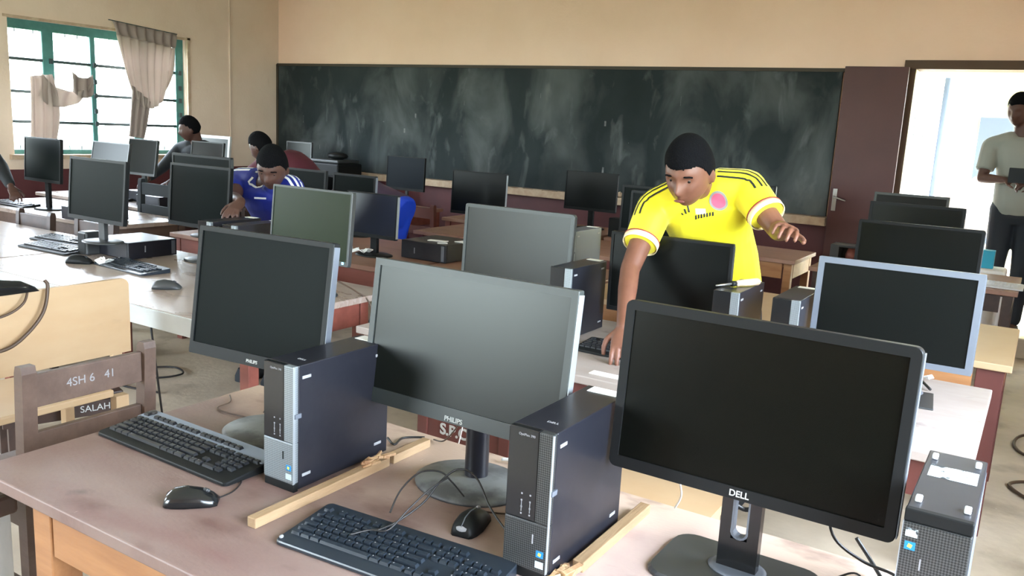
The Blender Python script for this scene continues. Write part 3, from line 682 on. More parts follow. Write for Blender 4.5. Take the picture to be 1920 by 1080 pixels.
# ------------------------------------------------------------------ computer towers
def tower(label, x, y, detail=2, front='mesh', flipped=False, rz=0, case='blk2', wd=.093, group=None):
    t = thing('computer_tower', label, 'computer', (x, y, TZ), rz, group)
    X = Matrix()
    if flipped: X = Matrix.Translation((0, 0, .29)) @ Matrix.Rotation(PI, 4, 'Y')
    W, D_, H = wd, .312, .29
    MB(X).b2((-W/2, .012, .004), (W/2, D_, H), .002).build('case', case, t)
    MB(X).b2((-W/2, -.002, .0), (W/2, .0118, .020), .002).build('foot_plinth', 'blk', t)
    f = MB(X); f.b2((-W/2, -.004, .0202), (W/2, .0118, .115), .002); f.b2((W/2-.029, -.004, .115), (W/2, .0118, H), .002); f.build('front_panel', front, t)
    MB(X).b2((-W/2, -.0035, .1152), (W/2-.0292, .0118, H), .002).build('drive_panel', 'gloss', t)
    if detail:
        MB(X).b2((W/2-.0008, -.0045, .0202), (W/2+.0006, .002, H-.002)).build('edge_strip', 'light_silver', t)
        MB(X).b2((W/2-.006, .0, .172), (W/2+.003, .018, .182)).build('latch', 'silver', t)
        if detail > 1:
            p = MB(X)
            for j in range(4):
                for i in range(2): p.box((-.012+i*.018, -.0038, .165-j*.013), (.003, .001, .003))
            for i in range(2): p.box((-.012+i*.018, -.0038, .140), (.001, .001, .02))
            p.build('port_marks', 'pale_foot', t)
            MB(X).box((.016, -.0045, .083), (.0022, .002, .018)).build('power_slot', 'pale_foot' if front == 'mesh_dark' else 'blk', t)
            s = MB(X).box((.033, -.0045, .057), (.015, .001, .013)).build('sticker', 'stk_blue', t)
            MB(X).box((.033, -.0052, .057), (.006, .0006, .006), (0, .3, 0)).build('emblem', 'stk_yel', s)
            s = MB(X).box((.033, -.0045, .036), (.017, .001, .013)).build('sticker', 'stk_lbl', t)
            text('nameplate', 'OptiPlex 390', .0065, 'pale_foot', t, X @ Matrix.Translation((-.008, -.0037, .278)) @ FACE, .0002)
            text('maker_mark', 'DELL', .011, 'pale_foot', t, X @ Matrix.Translation((.012, .055, H+.0003)), .0002)
    for yy, zz in ((.035, .262), (.035, .035), (.275, .035), (.275, .262)):
        MB(X).b2((W/2, yy-.013, zz-.0035), (W/2+.0018, yy+.013, zz+.0035), .001).build('side_foot', 'pale_foot', t)
    if flipped:
        for sx in (-.034, .034):
            for yy in (.05, .27): MB(X).b2((sx-.005, yy-.009, -.004), (sx+.005, yy+.009, .0038), .002).build('rubber_foot', 'white_p', t)
        MB(X).b2((-.038, .175, .0035), (.036, .235, .0046)).build('label_plate', 'stk_lbl', t)
        MB(X).b2((-W/2-.001, .03, .02), (-W/2-.0002, D_-.01, H-.01)).build('side_cover', 'silver', t)
    else:
        MB(X).b2((-.03, D_-.04, H+.0002), (.035, D_-.005, H+.0014)).build('rear_label', 'paper', t)
    return t
tower('black and silver computer tower at left foreground beside the grey-topped keyboard', -1.362, 1.252, front='mesh')
tower('black computer tower in the middle foreground with blue stickers', -.722, 1.262, front='mesh_dark')
tower('upside-down computer tower with four white feet and a scuffed label on top', -.065, 1.345, front='mesh_dark', flipped=True)
tower('computer tower between the grey monitor and the keyboard by the outstretched hand', -1.563, 2.885, 1)
tower('computer tower with a pale-handled tool lying on it', -.905, 2.905, 1)
tower('computer tower left of the silver-framed monitor', -.70, 2.925, 1)
tower('grey-sided tower behind the grey monitor in the middle', -2.13, 3.98, 1, case='silver')
tower('dark tower between the square grey-green monitor and the green-tinted one', -3.28, 2.70, 0)
tower('dark tower under the hand of the man in the blue jersey', -3.46, 2.70, 0)
tower('dark tower by the small black box under the right-hand far monitor', -2.50, 6.2, 0)

def flat_pc(label, x, y, rz, wd=.31, dp=.30, hh=.094, zb=TZ, front='blk2', top='blk2', papers=False):
    t = thing('desktop_computer', label, 'computer', (x, y, zb), rz)
    MB().b2((-wd/2, -dp/2, .004), (wd/2, dp/2, hh), .003).build('case', top, t)
    MB().b2((-wd/2, -dp/2-.012, .002), (wd/2, -dp/2-.0005, hh), .003).build('front_panel', front, t)
    MB().b2((wd/2-.035, -dp/2-.014, .01), (wd/2-.012, -dp/2-.0122, hh-.008)).build('silver_strip', 'silver', t)
    MB().b2((-wd/2+.10, -dp/2-.0135, .035), (-wd/2+.106, -dp/2-.0122, .07)).build('front_mark', 'pale_foot', t)
    return t
flat_pc('lying black computer under a dark monitor at left', -4.335, 2.905, PI/2, .305, .315)
flat_pc('lying black computer with white papers behind the central monitor', -3.12, 4.18, 0, .34, .33, .11)
flat_pc('lying dark computer left of the large square monitor', -5.82, 4.05-.45, 0, .33, .3)
flat_pc('small lying computer on the table below the pale grey monitors', -6.35, 4.55, PI/2, .33, .3)
flat_pc('lying computer on the left table by the near pale monitor', -6.75, 4.72, PI/2, .33, .3)
for i, (x, y, rz, sz) in enumerate(((-3.10, 4.12, .2, (.12, .05)), (-3.02, 4.06, .7, (.06, .03)), (-2.96, 4.20, -.2, (.10, .07)))):
    o = MB().box((0, 0, 0), (*sz, .003)).build('paper_label', 'paper'); o.location = (x, y, TZ+.1125); o.rotation_euler = (0, 0, rz)
    tag(o, ('long white paper strip on the lying computer in the middle', 'smallest white paper piece on the lying computer in the middle', 'squarish white paper at the right end of the lying computer in the middle')[i], 'paper')
# speaker beside the lying computer
t = thing('speaker', 'small grey speaker left of the lying computer', 'speaker', (-4.47, 2.72, TZ))
MB().b2((-.04, -.045, 0), (.04, .05, .13), .01).build('cabinet', 'dgrey', t); MB().b2((-.033, -.048, .01), (.033, -.0455, .12), .006).build('grille', 'blk', t)
# ------------------------------------------------------------------ keyboards
KC = {}
def keycap(w_, m, h_=.0135, hh=.0065, lg=False):
    k = (round(w_, 4), m, hh, lg)
    if k not in KC:
        b = MB(); b.loft([[(-w_/2, -h_/2, 0), (w_/2, -h_/2, 0), (w_/2, h_/2, 0), (-w_/2, h_/2, 0)], [(-w_/2+.002, -h_/2+.0015, hh), (w_/2-.002, -h_/2+.0015, hh), (w_/2-.002, h_/2-.0025, hh), (-w_/2+.002, h_/2-.0025, hh)]])
        bmesh.ops.recalc_face_normals(b.bm, faces=b.bm.faces[:]); me = bpy.data.meshes.new('key'); b.bm.to_mesh(me); b.bm.free(); me.materials.append(M[m])
        if lg:
            me.materials.append(M['pale_foot']); bb = bmesh.new(); bb.from_mesh(me)
            vv = [bb.verts.new((-w_/2+.0035+a, .0005+c, hh+.0003)) for a, c in ((0, 0), (.0022, 0), (.0022, .003), (0, .003))]; ff = bb.faces.new(vv); ff.material_index = 1; bb.to_mesh(me); bb.free()
        KC[k] = me
    return KC[k]
U = .019
def rows():
    K = []
    def row(y, spec, x0=0):
        x = x0
        for s in spec:
            if s > 0: K.append((x+s*U/2, y, s*U-.002)); x += s*U
            else: x += -s*U
    row(4.35*U, [1, -1, 1, 1, 1, 1, -.5, 1, 1, 1, 1, -.5, 1, 1, 1, 1, -.25, 1, 1, 1])
    row(3*U+.004, [1]*13+[2, -.25, 1, 1, 1, -.25, 1, 1, 1, 1])
    row(2*U+.004, [1.5]+[1]*12+[1.5, -.25, 1, 1, 1, -.25, 1, 1, 1])
    row(1*U+.004, [1.75]+[1]*11+[2.25, -3.5, 1, 1, 1])
    row(.004, [2.25]+[1]*10+[2.75, -1.25, 1, -1.25, 1, 1, 1])
    row(-U+.004, [1.25, 1.25, 1.25, 6.25, 1.25, 1.25, 1.5, -.25+0, 1, 1, 1, -.25, 2, 1])
    return K
def keyboard(label, x, y, rz, style, detail=True, w_=.455, d_=.165, zb=TZ):
    t = thing('keyboard', label, 'keyboard', (x, y, zb), rz)
    D0, D1 = -.068, .112 if style != 'silver' else .112
    # wedge body: local x to the right, y away from the typist
    def body(x0, x1, y0, y1, za, zb_, r=.012):
        return [[(x0, y0, .0), (x1, y0, .0), (x1, y1, .0), (x0, y1, .0)], [(x0, y0, za), (x1, y0, za), (x1, y1, zb_), (x0, y1, zb_)]]
    b = MB(); pr = rrect(w_, d_, .012)
    za, zb2 = .010, .024
    hz = lambda yy: za+(zb2-za)*(yy+d_/2)/d_
    b.loft([[(a, c, .002) for a, c in pr], [(a, c, hz(c)-.003) for a, c in pr], [(a*.992, c*.985, hz(c)) for a, c in pr]])
    b.build('housing', {'navy': 'key_navy', 'white': 'white_p'}.get(style, 'blk'), t)
    if style == 'silver':
        s = MB(); x0 = -w_/2+.01
        s.loft([[(a, c+.052, hz(c+.052)+q) for a, c in rrect(w_-.01, .052, .008)] for q in (.0005, .0035)]); s.build('silver_panel', 'kb_silver', t)
        MB().lathe([(.011, 0), (.011, .004), (.009, .006)], (-w_/2+.025, .062, hz(.062)+.003)).build('volume_knob', 'dgrey', t, smooth=True)
    K = rows(); xo = -22.5*U/2+.0; sc_ = (w_-.025)/(22.5*U)
    kk = {'navy': 'key_navy', 'white': 'white_p'}.get(style, 'key')
    yoff = -.022 if style == 'silver' else -.016
    if detail:
        num = 0; extra = MB()
        for kx, ky, kw in K:
            X_ = xo*sc_+kx*sc_; Y_ = ky+yoff-.012
            zz = hz(Y_)+(.0035 if style == 'silver' and Y_ > .03 else 0)
            num += 1
            if num <= 100:
                o = bpy.data.objects.new('key', keycap(kw*sc_, kk, lg=random.random() < .5)); C.objects.link(o); o.parent = t; o.location = (X_, Y_, zz); o.rotation_euler = (math.atan2(zb2-za, d_), 0, 0)
            else: extra.box((X_, Y_, zz+.003), (kw*sc_-.003, .011, .006))
        o = extra.build('keys', kk, t); o['kind'] = 'stuff'
    else:
        g = MB()
        for kx, ky, kw in K:
            X_ = xo*sc_+kx*sc_; Y_ = ky+yoff-.012; g.box((X_, Y_, hz(Y_)+.003), (kw*sc_-.002, .013, .006))
        o = g.build('keys', kk, t)
    if style == 'navy': MB().ball((-w_/2+.008, -d_/2+.012, .013), (.004, .005, .004)).build('worn_corner', 'pale_foot', t, smooth=True)
    return t
keyboard('black keyboard with a grey top panel at left on the foreground table', -1.700, 1.262, math.radians(-1), 'silver', w_=.50, d_=.165)
keyboard('plain blue-black keyboard at the bottom centre of the foreground table', -.955, 1.165, math.radians(-8+12), 'navy', w_=.455, d_=.165)
keyboard('black keyboard by the outstretched hand of the yellow jersey man', -1.21, 2.86, 0, 'black', False)
keyboard('dusty keyboard on the table left of the lying computer, bright with glare', -4.72, 2.66, math.radians(2), 'black', False)
keyboard('dark keyboard before the lying computer on the white-edged table', -3.94, 2.62, math.radians(-4), 'navy', False)
keyboard('white keyboard at the far right on the dark desk before the doorway', -.26, 6.0, 0, 'white', False, zb=TZ)
for i, (x, y) in enumerate(((-6.95, 3.62), (-7.0, 4.45), (-4.95, 2.86))):
    keyboard(('keyboard on the left table behind the brown chairs', 'keyboard on the table by the window', 'second keyboard behind the dusty one at far left')[i], x, y, .05*i, 'black', False)
# ------------------------------------------------------------------ mice
def mouse(label, x, y, rz, m='blk', stripe=None, s=1.0):
    t = thing('computer_mouse', label, 'mouse', (x, y, TZ), rz)
    b = MB()
    prof = [(-.055, .018, .010), (-.05, .024, .024), (-.035, .029, .034), (-.01, .031, .038), (.02, .028, .033), (.042, .026, .022), (.055, .019, .010)]
    rings = []
    for yy, ww, hh in prof:
        rings.append([(ww*s*math.cos(a), yy*s, max(.0, (hh if math.sin(a) > 0 else .004)*s*(abs(math.sin(a))**.8)*(1 if math.sin(a) > 0 else 0)+.001)) for a in [2*PI*k/20 for k in range(20)]])
    b.loft(rings); b.build('shell', m, t, smooth=True)
    MB().caps((0, .028*s, .031*s), (0, .034*s, .028*s), .0045, .0045).build('scroll_wheel', 'pale_foot' if stripe else 'dgrey', t, smooth=True)
    if stripe:
        MB().tube([(0.0, -.052*s, .022*s), (.0, -.035*s, .0355*s), (0, -.01*s, .0395*s), (0, .02*s, .035*s)], .0012).build('silver_line', 'silver', t, smooth=True)
        MB().ball((0, -.047*s, .016*s), (.016, .008, .009)).build('logo_patch', 'pale_foot', t, smooth=True)
    return t
mouse('plain black mouse at left on the foreground table', -1.445, 1.083, math.radians(-48), 'gloss')
mouse('black mouse with a silver line in the middle of the foreground table', -.913, 1.365, math.radians(10), 'blk', True)
mouse('black mouse near the white-edged table front, left of the near monitors', -3.39, 2.43, math.radians(-50), 'dgrey', None, 1.15)
mouse('black mouse in the glare beside the dusty keyboard at left', -4.24, 2.52, math.radians(-60), 'blk', None, 1.2)
mouse('dark mouse resting at the right end of the keyboard by the outstretched hand', -1.2, 2.88, math.radians(-70), 'gloss').location.z = TZ+.0275

# ------------------------------------------------------------------ battens across the foreground table
def batten(label, x, y0, y1, rz=0):
    t = thing('wooden_batten', label, 'batten', (x, y0, TZ), rz)
    ln = y1-y0
    MB().b2((-.012, 0, 0), (.012, ln, .022), .002).build('strip', 'batten', t)
    return t
batten('wooden batten nailed across the foreground table right of the left tower', -1.262, 1.085, 1.50)
t = batten('lighter back piece of the broken batten behind the left tower', -1.262, 1.515, 1.66)
o = MB()
for k in range(12): o.box((-1.262+random.uniform(-.012, .012), 1.46+random.uniform(-.05, .05), TZ+.026+random.uniform(-.002, .005)), (random.uniform(.004, .012), random.uniform(.02, .05), .006), (random.uniform(-.2, .2), random.uniform(-.3, .3), random.uniform(-.4, .4)))
tag(o.build('wood_splinters', 'raw_wood'), 'splintered broken end of the batten behind the left tower', 'wood splinters', kind='stuff')
batten('wooden batten on the foreground table right of the middle tower', -.650, 1.34, 1.66)
o = MB()
for k in range(8): o.box((-.655+random.uniform(-.014, .014), 1.30+random.uniform(-.035, .02), TZ+.012+random.uniform(-.004, .006)), (random.uniform(.006, .014), random.uniform(.02, .05), .012), (random.uniform(-.2, .2), random.uniform(-.3, .3), random.uniform(-.5, .5)))
tag(o.build('wood_splinters', 'raw_wood'), 'splintered near end of the batten right of the middle tower', 'wood splinters', kind='stuff')
# ------------------------------------------------------------------ loose cables
cable([(-1.02, 1.19, .768), (-1.005, 1.235, .775), (-.985, 1.29, .80), (-.975, 1.335, .835), (-.955, 1.37, .855), (-.92, 1.385, .84), (-.87, 1.37, .79), (-.80, 1.35, .752), (-.772, 1.34, .746)], .0022, 'cable_b', 'thin black cable arching over the navy keyboard')
cable([(-1.05, 1.145, .768), (-1.03, 1.18, .77), (-1.0, 1.20, .772), (-.99, 1.25, .80), (-.975, 1.30, .83), (-.96, 1.34, .845)], .0018, 'cable_b', 'second thin cable crossing the navy keyboard')
cable([(-1.055, 1.27, .765), (-1.06, 1.31, .80), (-1.05, 1.36, .825), (-1.025, 1.40, .82), (-1.0, 1.41, .80), (-.98, 1.43, .765)], .002, 'cable_b', 'short cable loop beside the round base of the central monitor')
cable([(-.912, 1.415, .755), (-.90, 1.44, .746), (-.86, 1.46, .744), (-.80, 1.44, .744), (-.775, 1.42, .744)], .002, 'cable_br', 'mouse cable running behind the middle tower')
cable([(-1.415, 1.12, .745), (-1.42, 1.17, .743), (-1.45, 1.22, .743), (-1.50, 1.24, .743)], .0016, 'cable_b', 'thin cable from the plain mouse to the left tower')
cable([(-1.95, 1.60, .743), (-1.90, 1.56, .743), (-1.88, 1.50, .743), (-1.78, 1.50, .744), (-1.70, 1.53, .744)], .002, 'cable_br', 'brown cable lying beside the base of the left foreground monitor')
cable([(-1.83, 1.66, .80), (-1.82, 1.64, .76), (-1.79, 1.60, .744), (-1.76, 1.56, .744)], .002, 'cable_br', 'thin cable dropping to the back of the foreground table at left')
cable([(-1.27, 1.70, .744), (-1.22, 1.68, .76), (-1.17, 1.67, .82), (-1.15, 1.66, .88)], .002, 'cable_br', 'thin cable rising behind the central foreground monitor')
cable([(-1.20, 1.715, .746), (-1.18, 1.70, .80), (-1.175, 1.70, .86)], .0018, 'cable_w', 'thin white cable behind the central foreground monitor')
cable([(-1.30, 1.70, .743), (-1.34, 1.66, .743), (-1.32, 1.60, .748), (-1.36, 1.62, .75)], .003, 'cable_b', 'tangled black cable behind the left tower')
cable([(-1.05, 1.69, .75), (-.98, 1.71, .756), (-.92, 1.71, .75), (-.88, 1.68, .744)], .0045, 'cable_w', 'thick white cable behind the neck of the central monitor')
cable([(-.60, 1.71, .746), (-.585, 1.70, .79), (-.60, 1.68, .86), (-.62, 1.66, .92)], .0022, 'cable_w', 'white cable hanging under the largest monitor')
cable([(-.27, 1.62, .92), (-.255, 1.64, .82), (-.20, 1.66, .775), (-.14, 1.66, .765), (-.11, 1.64, .75)], .003, 'cable_b', 'black cable drooping under the largest monitor at right')
cable([(-.30, 1.50, .744), (-.29, 1.56, .744), (-.24, 1.60, .75), (-.20, 1.62, .765), (-.16, 1.58, .75), (-.14, 1.60, .744)], .002, 'cable_b', 'thin black cable on the foreground table near the upside-down tower')
cable([(-.21, 1.50, .744), (-.20, 1.56, .75), (-.17, 1.60, .762), (-.13, 1.59, .752), (-.12, 1.56, .744)], .003, 'cable_w', 'white cable on the foreground table near the upside-down tower')
cable([(-.22, 1.70, .80), (-.19, 1.69, .77), (-.15, 1.65, .744), (-.12, 1.60, .744)], .004, 'cable_b', 'thick dark cable under the right edge of the largest monitor')
cable([(-.42, 1.56, .90), (-.45, 1.58, .885), (-.445, 1.60, .85), (-.42, 1.62, .83), (-.38, 1.60, .86)], .005, 'cable_b', 'thick cable coiled behind the neck of the largest monitor')
cable([(-4.5, 3.0, .012), (-4.35, 3.15, .012), (-4.2, 3.1, .012), (-4.25, 2.95, .012), (-4.45, 2.9, .012), (-4.3, 2.75, .012), (-4.0, 2.8, .012)], .006, 'cable_b', 'black cable coiled on the floor beneath the white-edged table')
cable([(-3.35, 2.3, .72), (-3.33, 2.32, .4), (-3.4, 2.4, .1), (-3.5, 2.5, .012), (-3.7, 2.5, .012)], .005, 'cable_b', 'cable hanging beneath the white-edged table')
cable([(.35, 5.2, .012), (.15, 5.0, .012), (0.05, 5.15, .012), (.1, 5.4, .012), (.35, 5.5, .012)], .008, 'cable_br', 'brown cable loop on the floor of the right aisle')
cable([(.38, 4.5, .012), (.18, 4.62, .012), (.05, 4.5, .012), (.2, 4.3, .012), (.5, 4.15, .012)], .008, 'cable_br', 'lower brown cable loop on the floor of the right aisle')
cable([(.45, 6.0, .012), (.2, 5.9, .012), (0.1, 6.0, .012), (.3, 6.2, .012)], .008, 'cable_br', 'farthest brown cable on the floor of the right aisle')
cable([(-1.32, 6.6, .72), (-1.22, 6.62, .45), (-1.12, 6.62, .2), (-1.0, 6.6, .05)], .004, 'cable_w', 'white cable hanging beside the orange table')
cable([(-2.95, 2.85, .90), (-2.82, 2.9, .82), (-2.68, 2.94, .76), (-2.63, 2.98, .70), (-2.6, 3.02, .5)], .004, 'cable_br', 'cable running off the end of the white-edged table by the green-tinted monitor')
cable([(-.36, 3.22, .78), (-.30, 3.25, .765), (-.27, 3.20, .76), (-.24, 3.16, .748)], .005, 'cable_b', 'black cable under the silver-framed monitor')
# crumpled papers, small boxes and tools
def crumple(label, x, y, z, s, m='paper', n=5, nm='crumpled_paper', cat='paper'):
    g = MB()
    for k in range(n):
        g.box((random.uniform(-s, s)*.6, random.uniform(-s, s)*.5, s*.25), (s*random.uniform(.4, .9), s*random.uniform(.3, .8), .004), (random.uniform(-.6, .6), random.uniform(-.6, .6), random.uniform(0, 3)))
    o = g.build(nm, m); o.location = (x, y, z+.3*s); return tag(o, label, cat)
crumple('crumpled white paper on the brown table behind the green-tinted monitor', -3.62, 3.86, TZ, .07)
crumple('second crumpled paper next to the navy-black monitor', -3.48, 3.86, TZ, .06)
crumple('small crumpled white scraps on the table under the silver-framed monitor', -.255, 3.30, TZ, .03)
crumple('white scrap in the glare by the mouse at left', -4.10, 2.56, TZ, .05)
crumple('white crumpled papers on the far table below the right-hand far monitor', -2.72, 6.45, TZ, .08, n=8)
o = MB().b2((-1.245, 2.545, TZ+.0005), (-1.10, 2.585, TZ+.003)).build('paper_strip', 'paper'); tag(o, 'white paper strip at the front of the second-row table', 'paper')
t = thing('small_box', 'small black box with a white edge on the far table', 'box', (-2.82, 6.14, TZ)); MB().b2((-.08, -.05, 0), (.08, .05, .15), .004).build('body', 'blk', t); MB().b2((.0805, -.05, .01), (.086, .05, .15)).build('white_side', 'paper', t)
t = thing('screwdriver', 'tool with a pale handle lying on a computer tower', 'tool', (-.905, 3.03, TZ+.29), math.radians(58))
MB().caps((0, 0, .013), (.09, 0, .016), .012, .014).build('handle', 'ledge', t, smooth=True); MB().cone((-.01, 0, .013), (-.03, 0, .012), .009, .011).build('collar', 'blk', t, smooth=True); MB().cone((-.03, 0, .012), (-.10, 0, .008), .004, .003).build('shaft', 'steel', t, smooth=True)
t = thing('scissors', 'dark black pad lying on the pale table right of the largest monitor', 'pad', (-.285, 3.02, TZ)); MB().box((0, 0, .003), (.14, .20, .005), (0, 0, .1), .002).build('pad', 'dgrey', t); t.name = 'mouse_pad'
# printer in the far left corner
t = thing('printer', 'black printer with a pale front panel below the chalkboard in the corner', 'printer', (-7.02, 7.3, TZ))
MB().b2((-.24, -.2, 0), (.24, .2, .30), .02).build('body', 'blk', t); MB().b2((-.24, -.208, .05), (-.12, -.2005, .28), .004).build('front_panel', 'white_edge', t)
MB().b2((-.22, -.18, .3005), (.22, .18, .34), .015).build('scanner_lid', 'dgrey', t); MB().b2((-.10, -.206, .12), (.20, -.2005, .17)).build('paper_slot', 'gloss', t)
o = MB().ball((0, 0, .04), (.14, .10, .045)).build('black_bag', 'blk', smooth=True); o.location = (-6.98, 7.3, TZ+.342); tag(o, 'black bundle lying on top of the printer', 'bag')
t = thing('grey_box', 'grey box with a brown jar inside beside the maroon door leaf', 'box', (-1.13, 6.35, TZ)); MB().b2((-.11, -.08, 0), (-.05, .08, .12), .004).b2((-.05, .06, 0), (.11, .08, .12)).b2((-.05, -.08, .105), (.11, .08, .12)).build('body', 'dgrey', t); MB().lathe([(.04, 0), (.045, .05), (.03, .095)], (.03, -.02, .001), seg=20).build('jar', 'red_wood', t, smooth=True)
# things on a white table in the passage
t = table('table', 'white table in the bright passage outside the door', -.98, -.30, 8.45, 9.1, 'ext_white', 'ext_white', z=.95)
o = MB().loft([[(r_*math.cos(a)*(1+.15*math.sin(3*a)), r_*.8*math.sin(a), z) for a in [2*PI*k/24 for k in range(24)]] for r_, z in ((.13, 0), (.16, .08), (.14, .25), (.09, .35), (.06, .38))]).build('sack', 'ext_white', smooth=True); o.location = (-.50, 8.75, .95); tag(o, 'white sack standing on the white table in the passage', 'sack')
o = MB().lathe([(.06, 0), (.07, .1), (.07, .2), (.03, .25)], seg=24).build('jug', 'white_edge', smooth=True); o.location = (-.74, 8.72, .95); tag(o, 'pale jug left of the white sack in the passage', 'jug')
o = MB().b2((-.05, -.05, 0), (.05, .05, .13), .004).build('blue_carton', 'teal'); o.location = (-.30, 7.1, .72); tag(o, 'small blue carton in front of the standing man', 'carton')
o = MB().b2((-.44, 6.95, .0), (-.16, 7.25, .72), .02).build('white_drum', 'ext_white'); tag(o, 'white box by the doorway holding the blue carton', 'box')

#PEOPLE
# ------------------------------------------------------------------ people
V = Vector
def remesh(mb, name, m, parent, vox, smooth_it=3, sub=0):
    """fuse the shapes of one builder into one continuous surface"""
    bmesh.ops.recalc_face_normals(mb.bm, faces=mb.bm.faces[:])
    me = bpy.data.meshes.new(name); mb.bm.to_mesh(me); mb.bm.free()
    o = bpy.data.objects.new(name, me); C.objects.link(o)
    r = o.modifiers.new('fuse', 'REMESH'); r.mode = 'VOXEL'; r.voxel_size = vox; r.use_smooth_shade = True
    s = o.modifiers.new('soften', 'SMOOTH'); s.iterations = smooth_it; s.factor = .5
    dg = bpy.context.evaluated_depsgraph_get(); me2 = bpy.data.meshes.new_from_object(o.evaluated_get(dg))
    bpy.data.objects.remove(o); bpy.data.meshes.remove(me)
    me2.name = name; me2.materials.clear(); me2.materials.append(M[m])
    for p in me2.polygons: p.use_smooth = True
    q = bpy.data.objects.new(name, me2); C.objects.link(q); q.parent = parent
    return q
def g(x, c, s): return math.exp(-((x-c)/s)**2)
def head_pt(v):
    """unit-sphere direction -> head surface, +Y is the face, height .235"""
    x, y, z = v
    X_ = x*.076; Y_ = y*.096; Z_ = z*.118
    if y < 0: Y_ *= 1.02
    if z < 0:
        t = -z; X_ *= 1-.30*t*t; Y_ += .012*t
        if y < 0: Y_ *= 1-.25*t
    f = max(0, y)
    zz = Z_
    Y_ += f*( .022*g(x, 0, .16)*g(zz, -.022, .020)                       # nose tip
            + .010*g(x, 0, .10)*g(zz, .002, .022)                        # bridge
            - .013*(g(x, .40, .20)+g(x, -.40, .20))*g(zz, .012, .014)    # eye sockets
            + .006*g(x, 0, .65)*g(zz, .034, .012)                        # brow
            + .010*g(x, 0, .26)*g(zz, -.052, .006)                       # upper lip
            + .009*g(x, 0, .22)*g(zz, -.064, .006)                       # lower lip
            - .003*g(x, 0, .30)*g(zz, -.058, .003)
            + .008*g(x, 0, .25)*g(zz, -.095, .014)                       # chin
            + .004*(g(x, .6, .2)+g(x, -.6, .2))*g(zz, -.02, .02))
    Y_ += f*.006*(g(x, .13, .06)+g(x, -.13, .06))*g(zz, -.028, .010)
    return V((X_, Y_, Z_))
def head(mb, T, sub=5):
    gg = bmesh.ops.create_icosphere(mb.bm, subdivisions=sub, radius=1)
    for v in gg['verts']: v.co = T @ head_pt(v.co)
    for sx in (-1, 1):
        mb.ball(T @ V((sx*.078, -.006, -.012)), (.010, .018, .031), 2, T.to_3x3().to_4x4() @ Euler((-.15, 0, sx*.35)).to_matrix().to_4x4())
def head_parts(t, T, eyes=True, hair='hair', line=.035, thick=1.09):
    h_ = MB(); gg = bmesh.ops.create_icosphere(h_.bm, subdivisions=6 if eyes else 4, radius=1)
    kill = []
    for v in gg['verts']:
        d = v.co.copy(); p = head_pt(d)
        # hairline: high on the forehead, down to the nape at the back
        q_ = min(1, max(0, (d.y+.35)/.95)); q_ = q_*q_*(3-2*q_); lim = -.055*(1-q_)+(line+.016)*q_
        if p.z < lim: kill.append(v)
        k = 1.012+(thick+.035-1.012)*min(1, max(0, (p.z-lim)/.05))**.6
        v.co = T @ V((p.x*k, p.y*k, p.z*(k+.04)))
    bmesh.ops.delete(h_.bm, geom=kill, context='VERTS')
    o = h_.build('hair', hair, t, smooth=True)
    s = o.modifiers.new('thickness', 'SOLIDIFY'); s.thickness = .012; s.offset = -1
    if eyes:
        for sx in (-1, 1):
            e_ = MB().ball(T @ V((sx*.031, .0665, .012)), .0125, 3).build('eye', 'eye', t, smooth=True)
            MB().ball(T @ V((sx*.031, .0715, .0065)), .0092, 3).build('iris', 'iris', e_, smooth=True)
            MB().tube([T @ V((sx*(.031+a*.018), .0915-abs(a)*.006-(.006 if a > 0 else 0)*a, .034-.006*a*a)) for a in (-1, -.5, 0, .5, 1)], .0032, 6).build('eyebrow', 'hair', t, smooth=True)
def limb(mb, pts, rr, seg=16):
    for i in range(len(pts)-1): mb.caps(pts[i], pts[i+1], rr[i], rr[i+1], seg)
def hand(mb, wrist, d, n, s=1.0, curl=.25, thumb=1, spread=.07):
    """wrist point, pointing direction d, palm normal n (out of the palm); five separate fingers"""
    d = V(d).normalized(); n = V(n); n = (n-d*n.dot(d)).normalized(); sdir = d.cross(n)*thumb
    W = V(wrist)
    # palm: rounded slab
    rings = []
    for t_, wd, th in ((0, .027, .019), (.03, .036, .017), (.06, .041, .014), (.088, .040, .011)):
        c = W+d*t_*s
        rings.append([c+sdir*(wd*s*math.cos(a))+n*(th*s*math.sin(a)) for a in [2*PI*k/16 for k in range(16)]])
    mb.loft(rings)
    for i, (off, ln, r) in enumerate(((.031, .070, .0088), (.011, .078, .0090), (-.010, .073, .0086), (-.030, .058, .0078))):
        p = W+d*.082*s+sdir*off*s; a = 0
        dd = (d+sdir*spread*(1.5-i)).normalized()
        ls = (ln*.45, ln*.32, ln*.27); pp = [p]; q = p
        for k, l_ in enumerate(ls):
            a += curl*(1+.25*k+.1*i); q = q+(dd*math.cos(a)+n*math.sin(a))*l_*s; pp.append(q)
        limb(mb, pp, [r*s, r*s*.95, r*s*.9, r*s*.78], 10)
    b = W+d*.022*s+sdir*.026*s+n*.004*s
    t1 = b+(d*.55+sdir*.75+n*.25).normalized()*.040*s; t2 = t1+(d*.85+sdir*.35+n*.35).normalized()*.030*s; t3 = t2+(d*.95+n*.4).normalized()*.024*s
    limb(mb, [b, t1, t2, t3], [.014*s, .0115*s, .010*s, .0085*s], 10)
def oval(c, u, f, a, b, n=28, p=2.3):
    """superellipse ring"""
    out = []
    for k in range(n):
        t = 2*PI*k/n; cx = math.copysign(abs(math.cos(t))**(2/p), math.cos(t)); cy = math.copysign(abs(math.sin(t))**(2/p), math.sin(t))
        out.append(V(c)+V(u)*(a*cx)+V(f)*(b*cy))
    return out
def frame_axes(right, up):
    r = V(right).normalized(); u = V(up); f = u.cross(r).normalized()
    return r, f
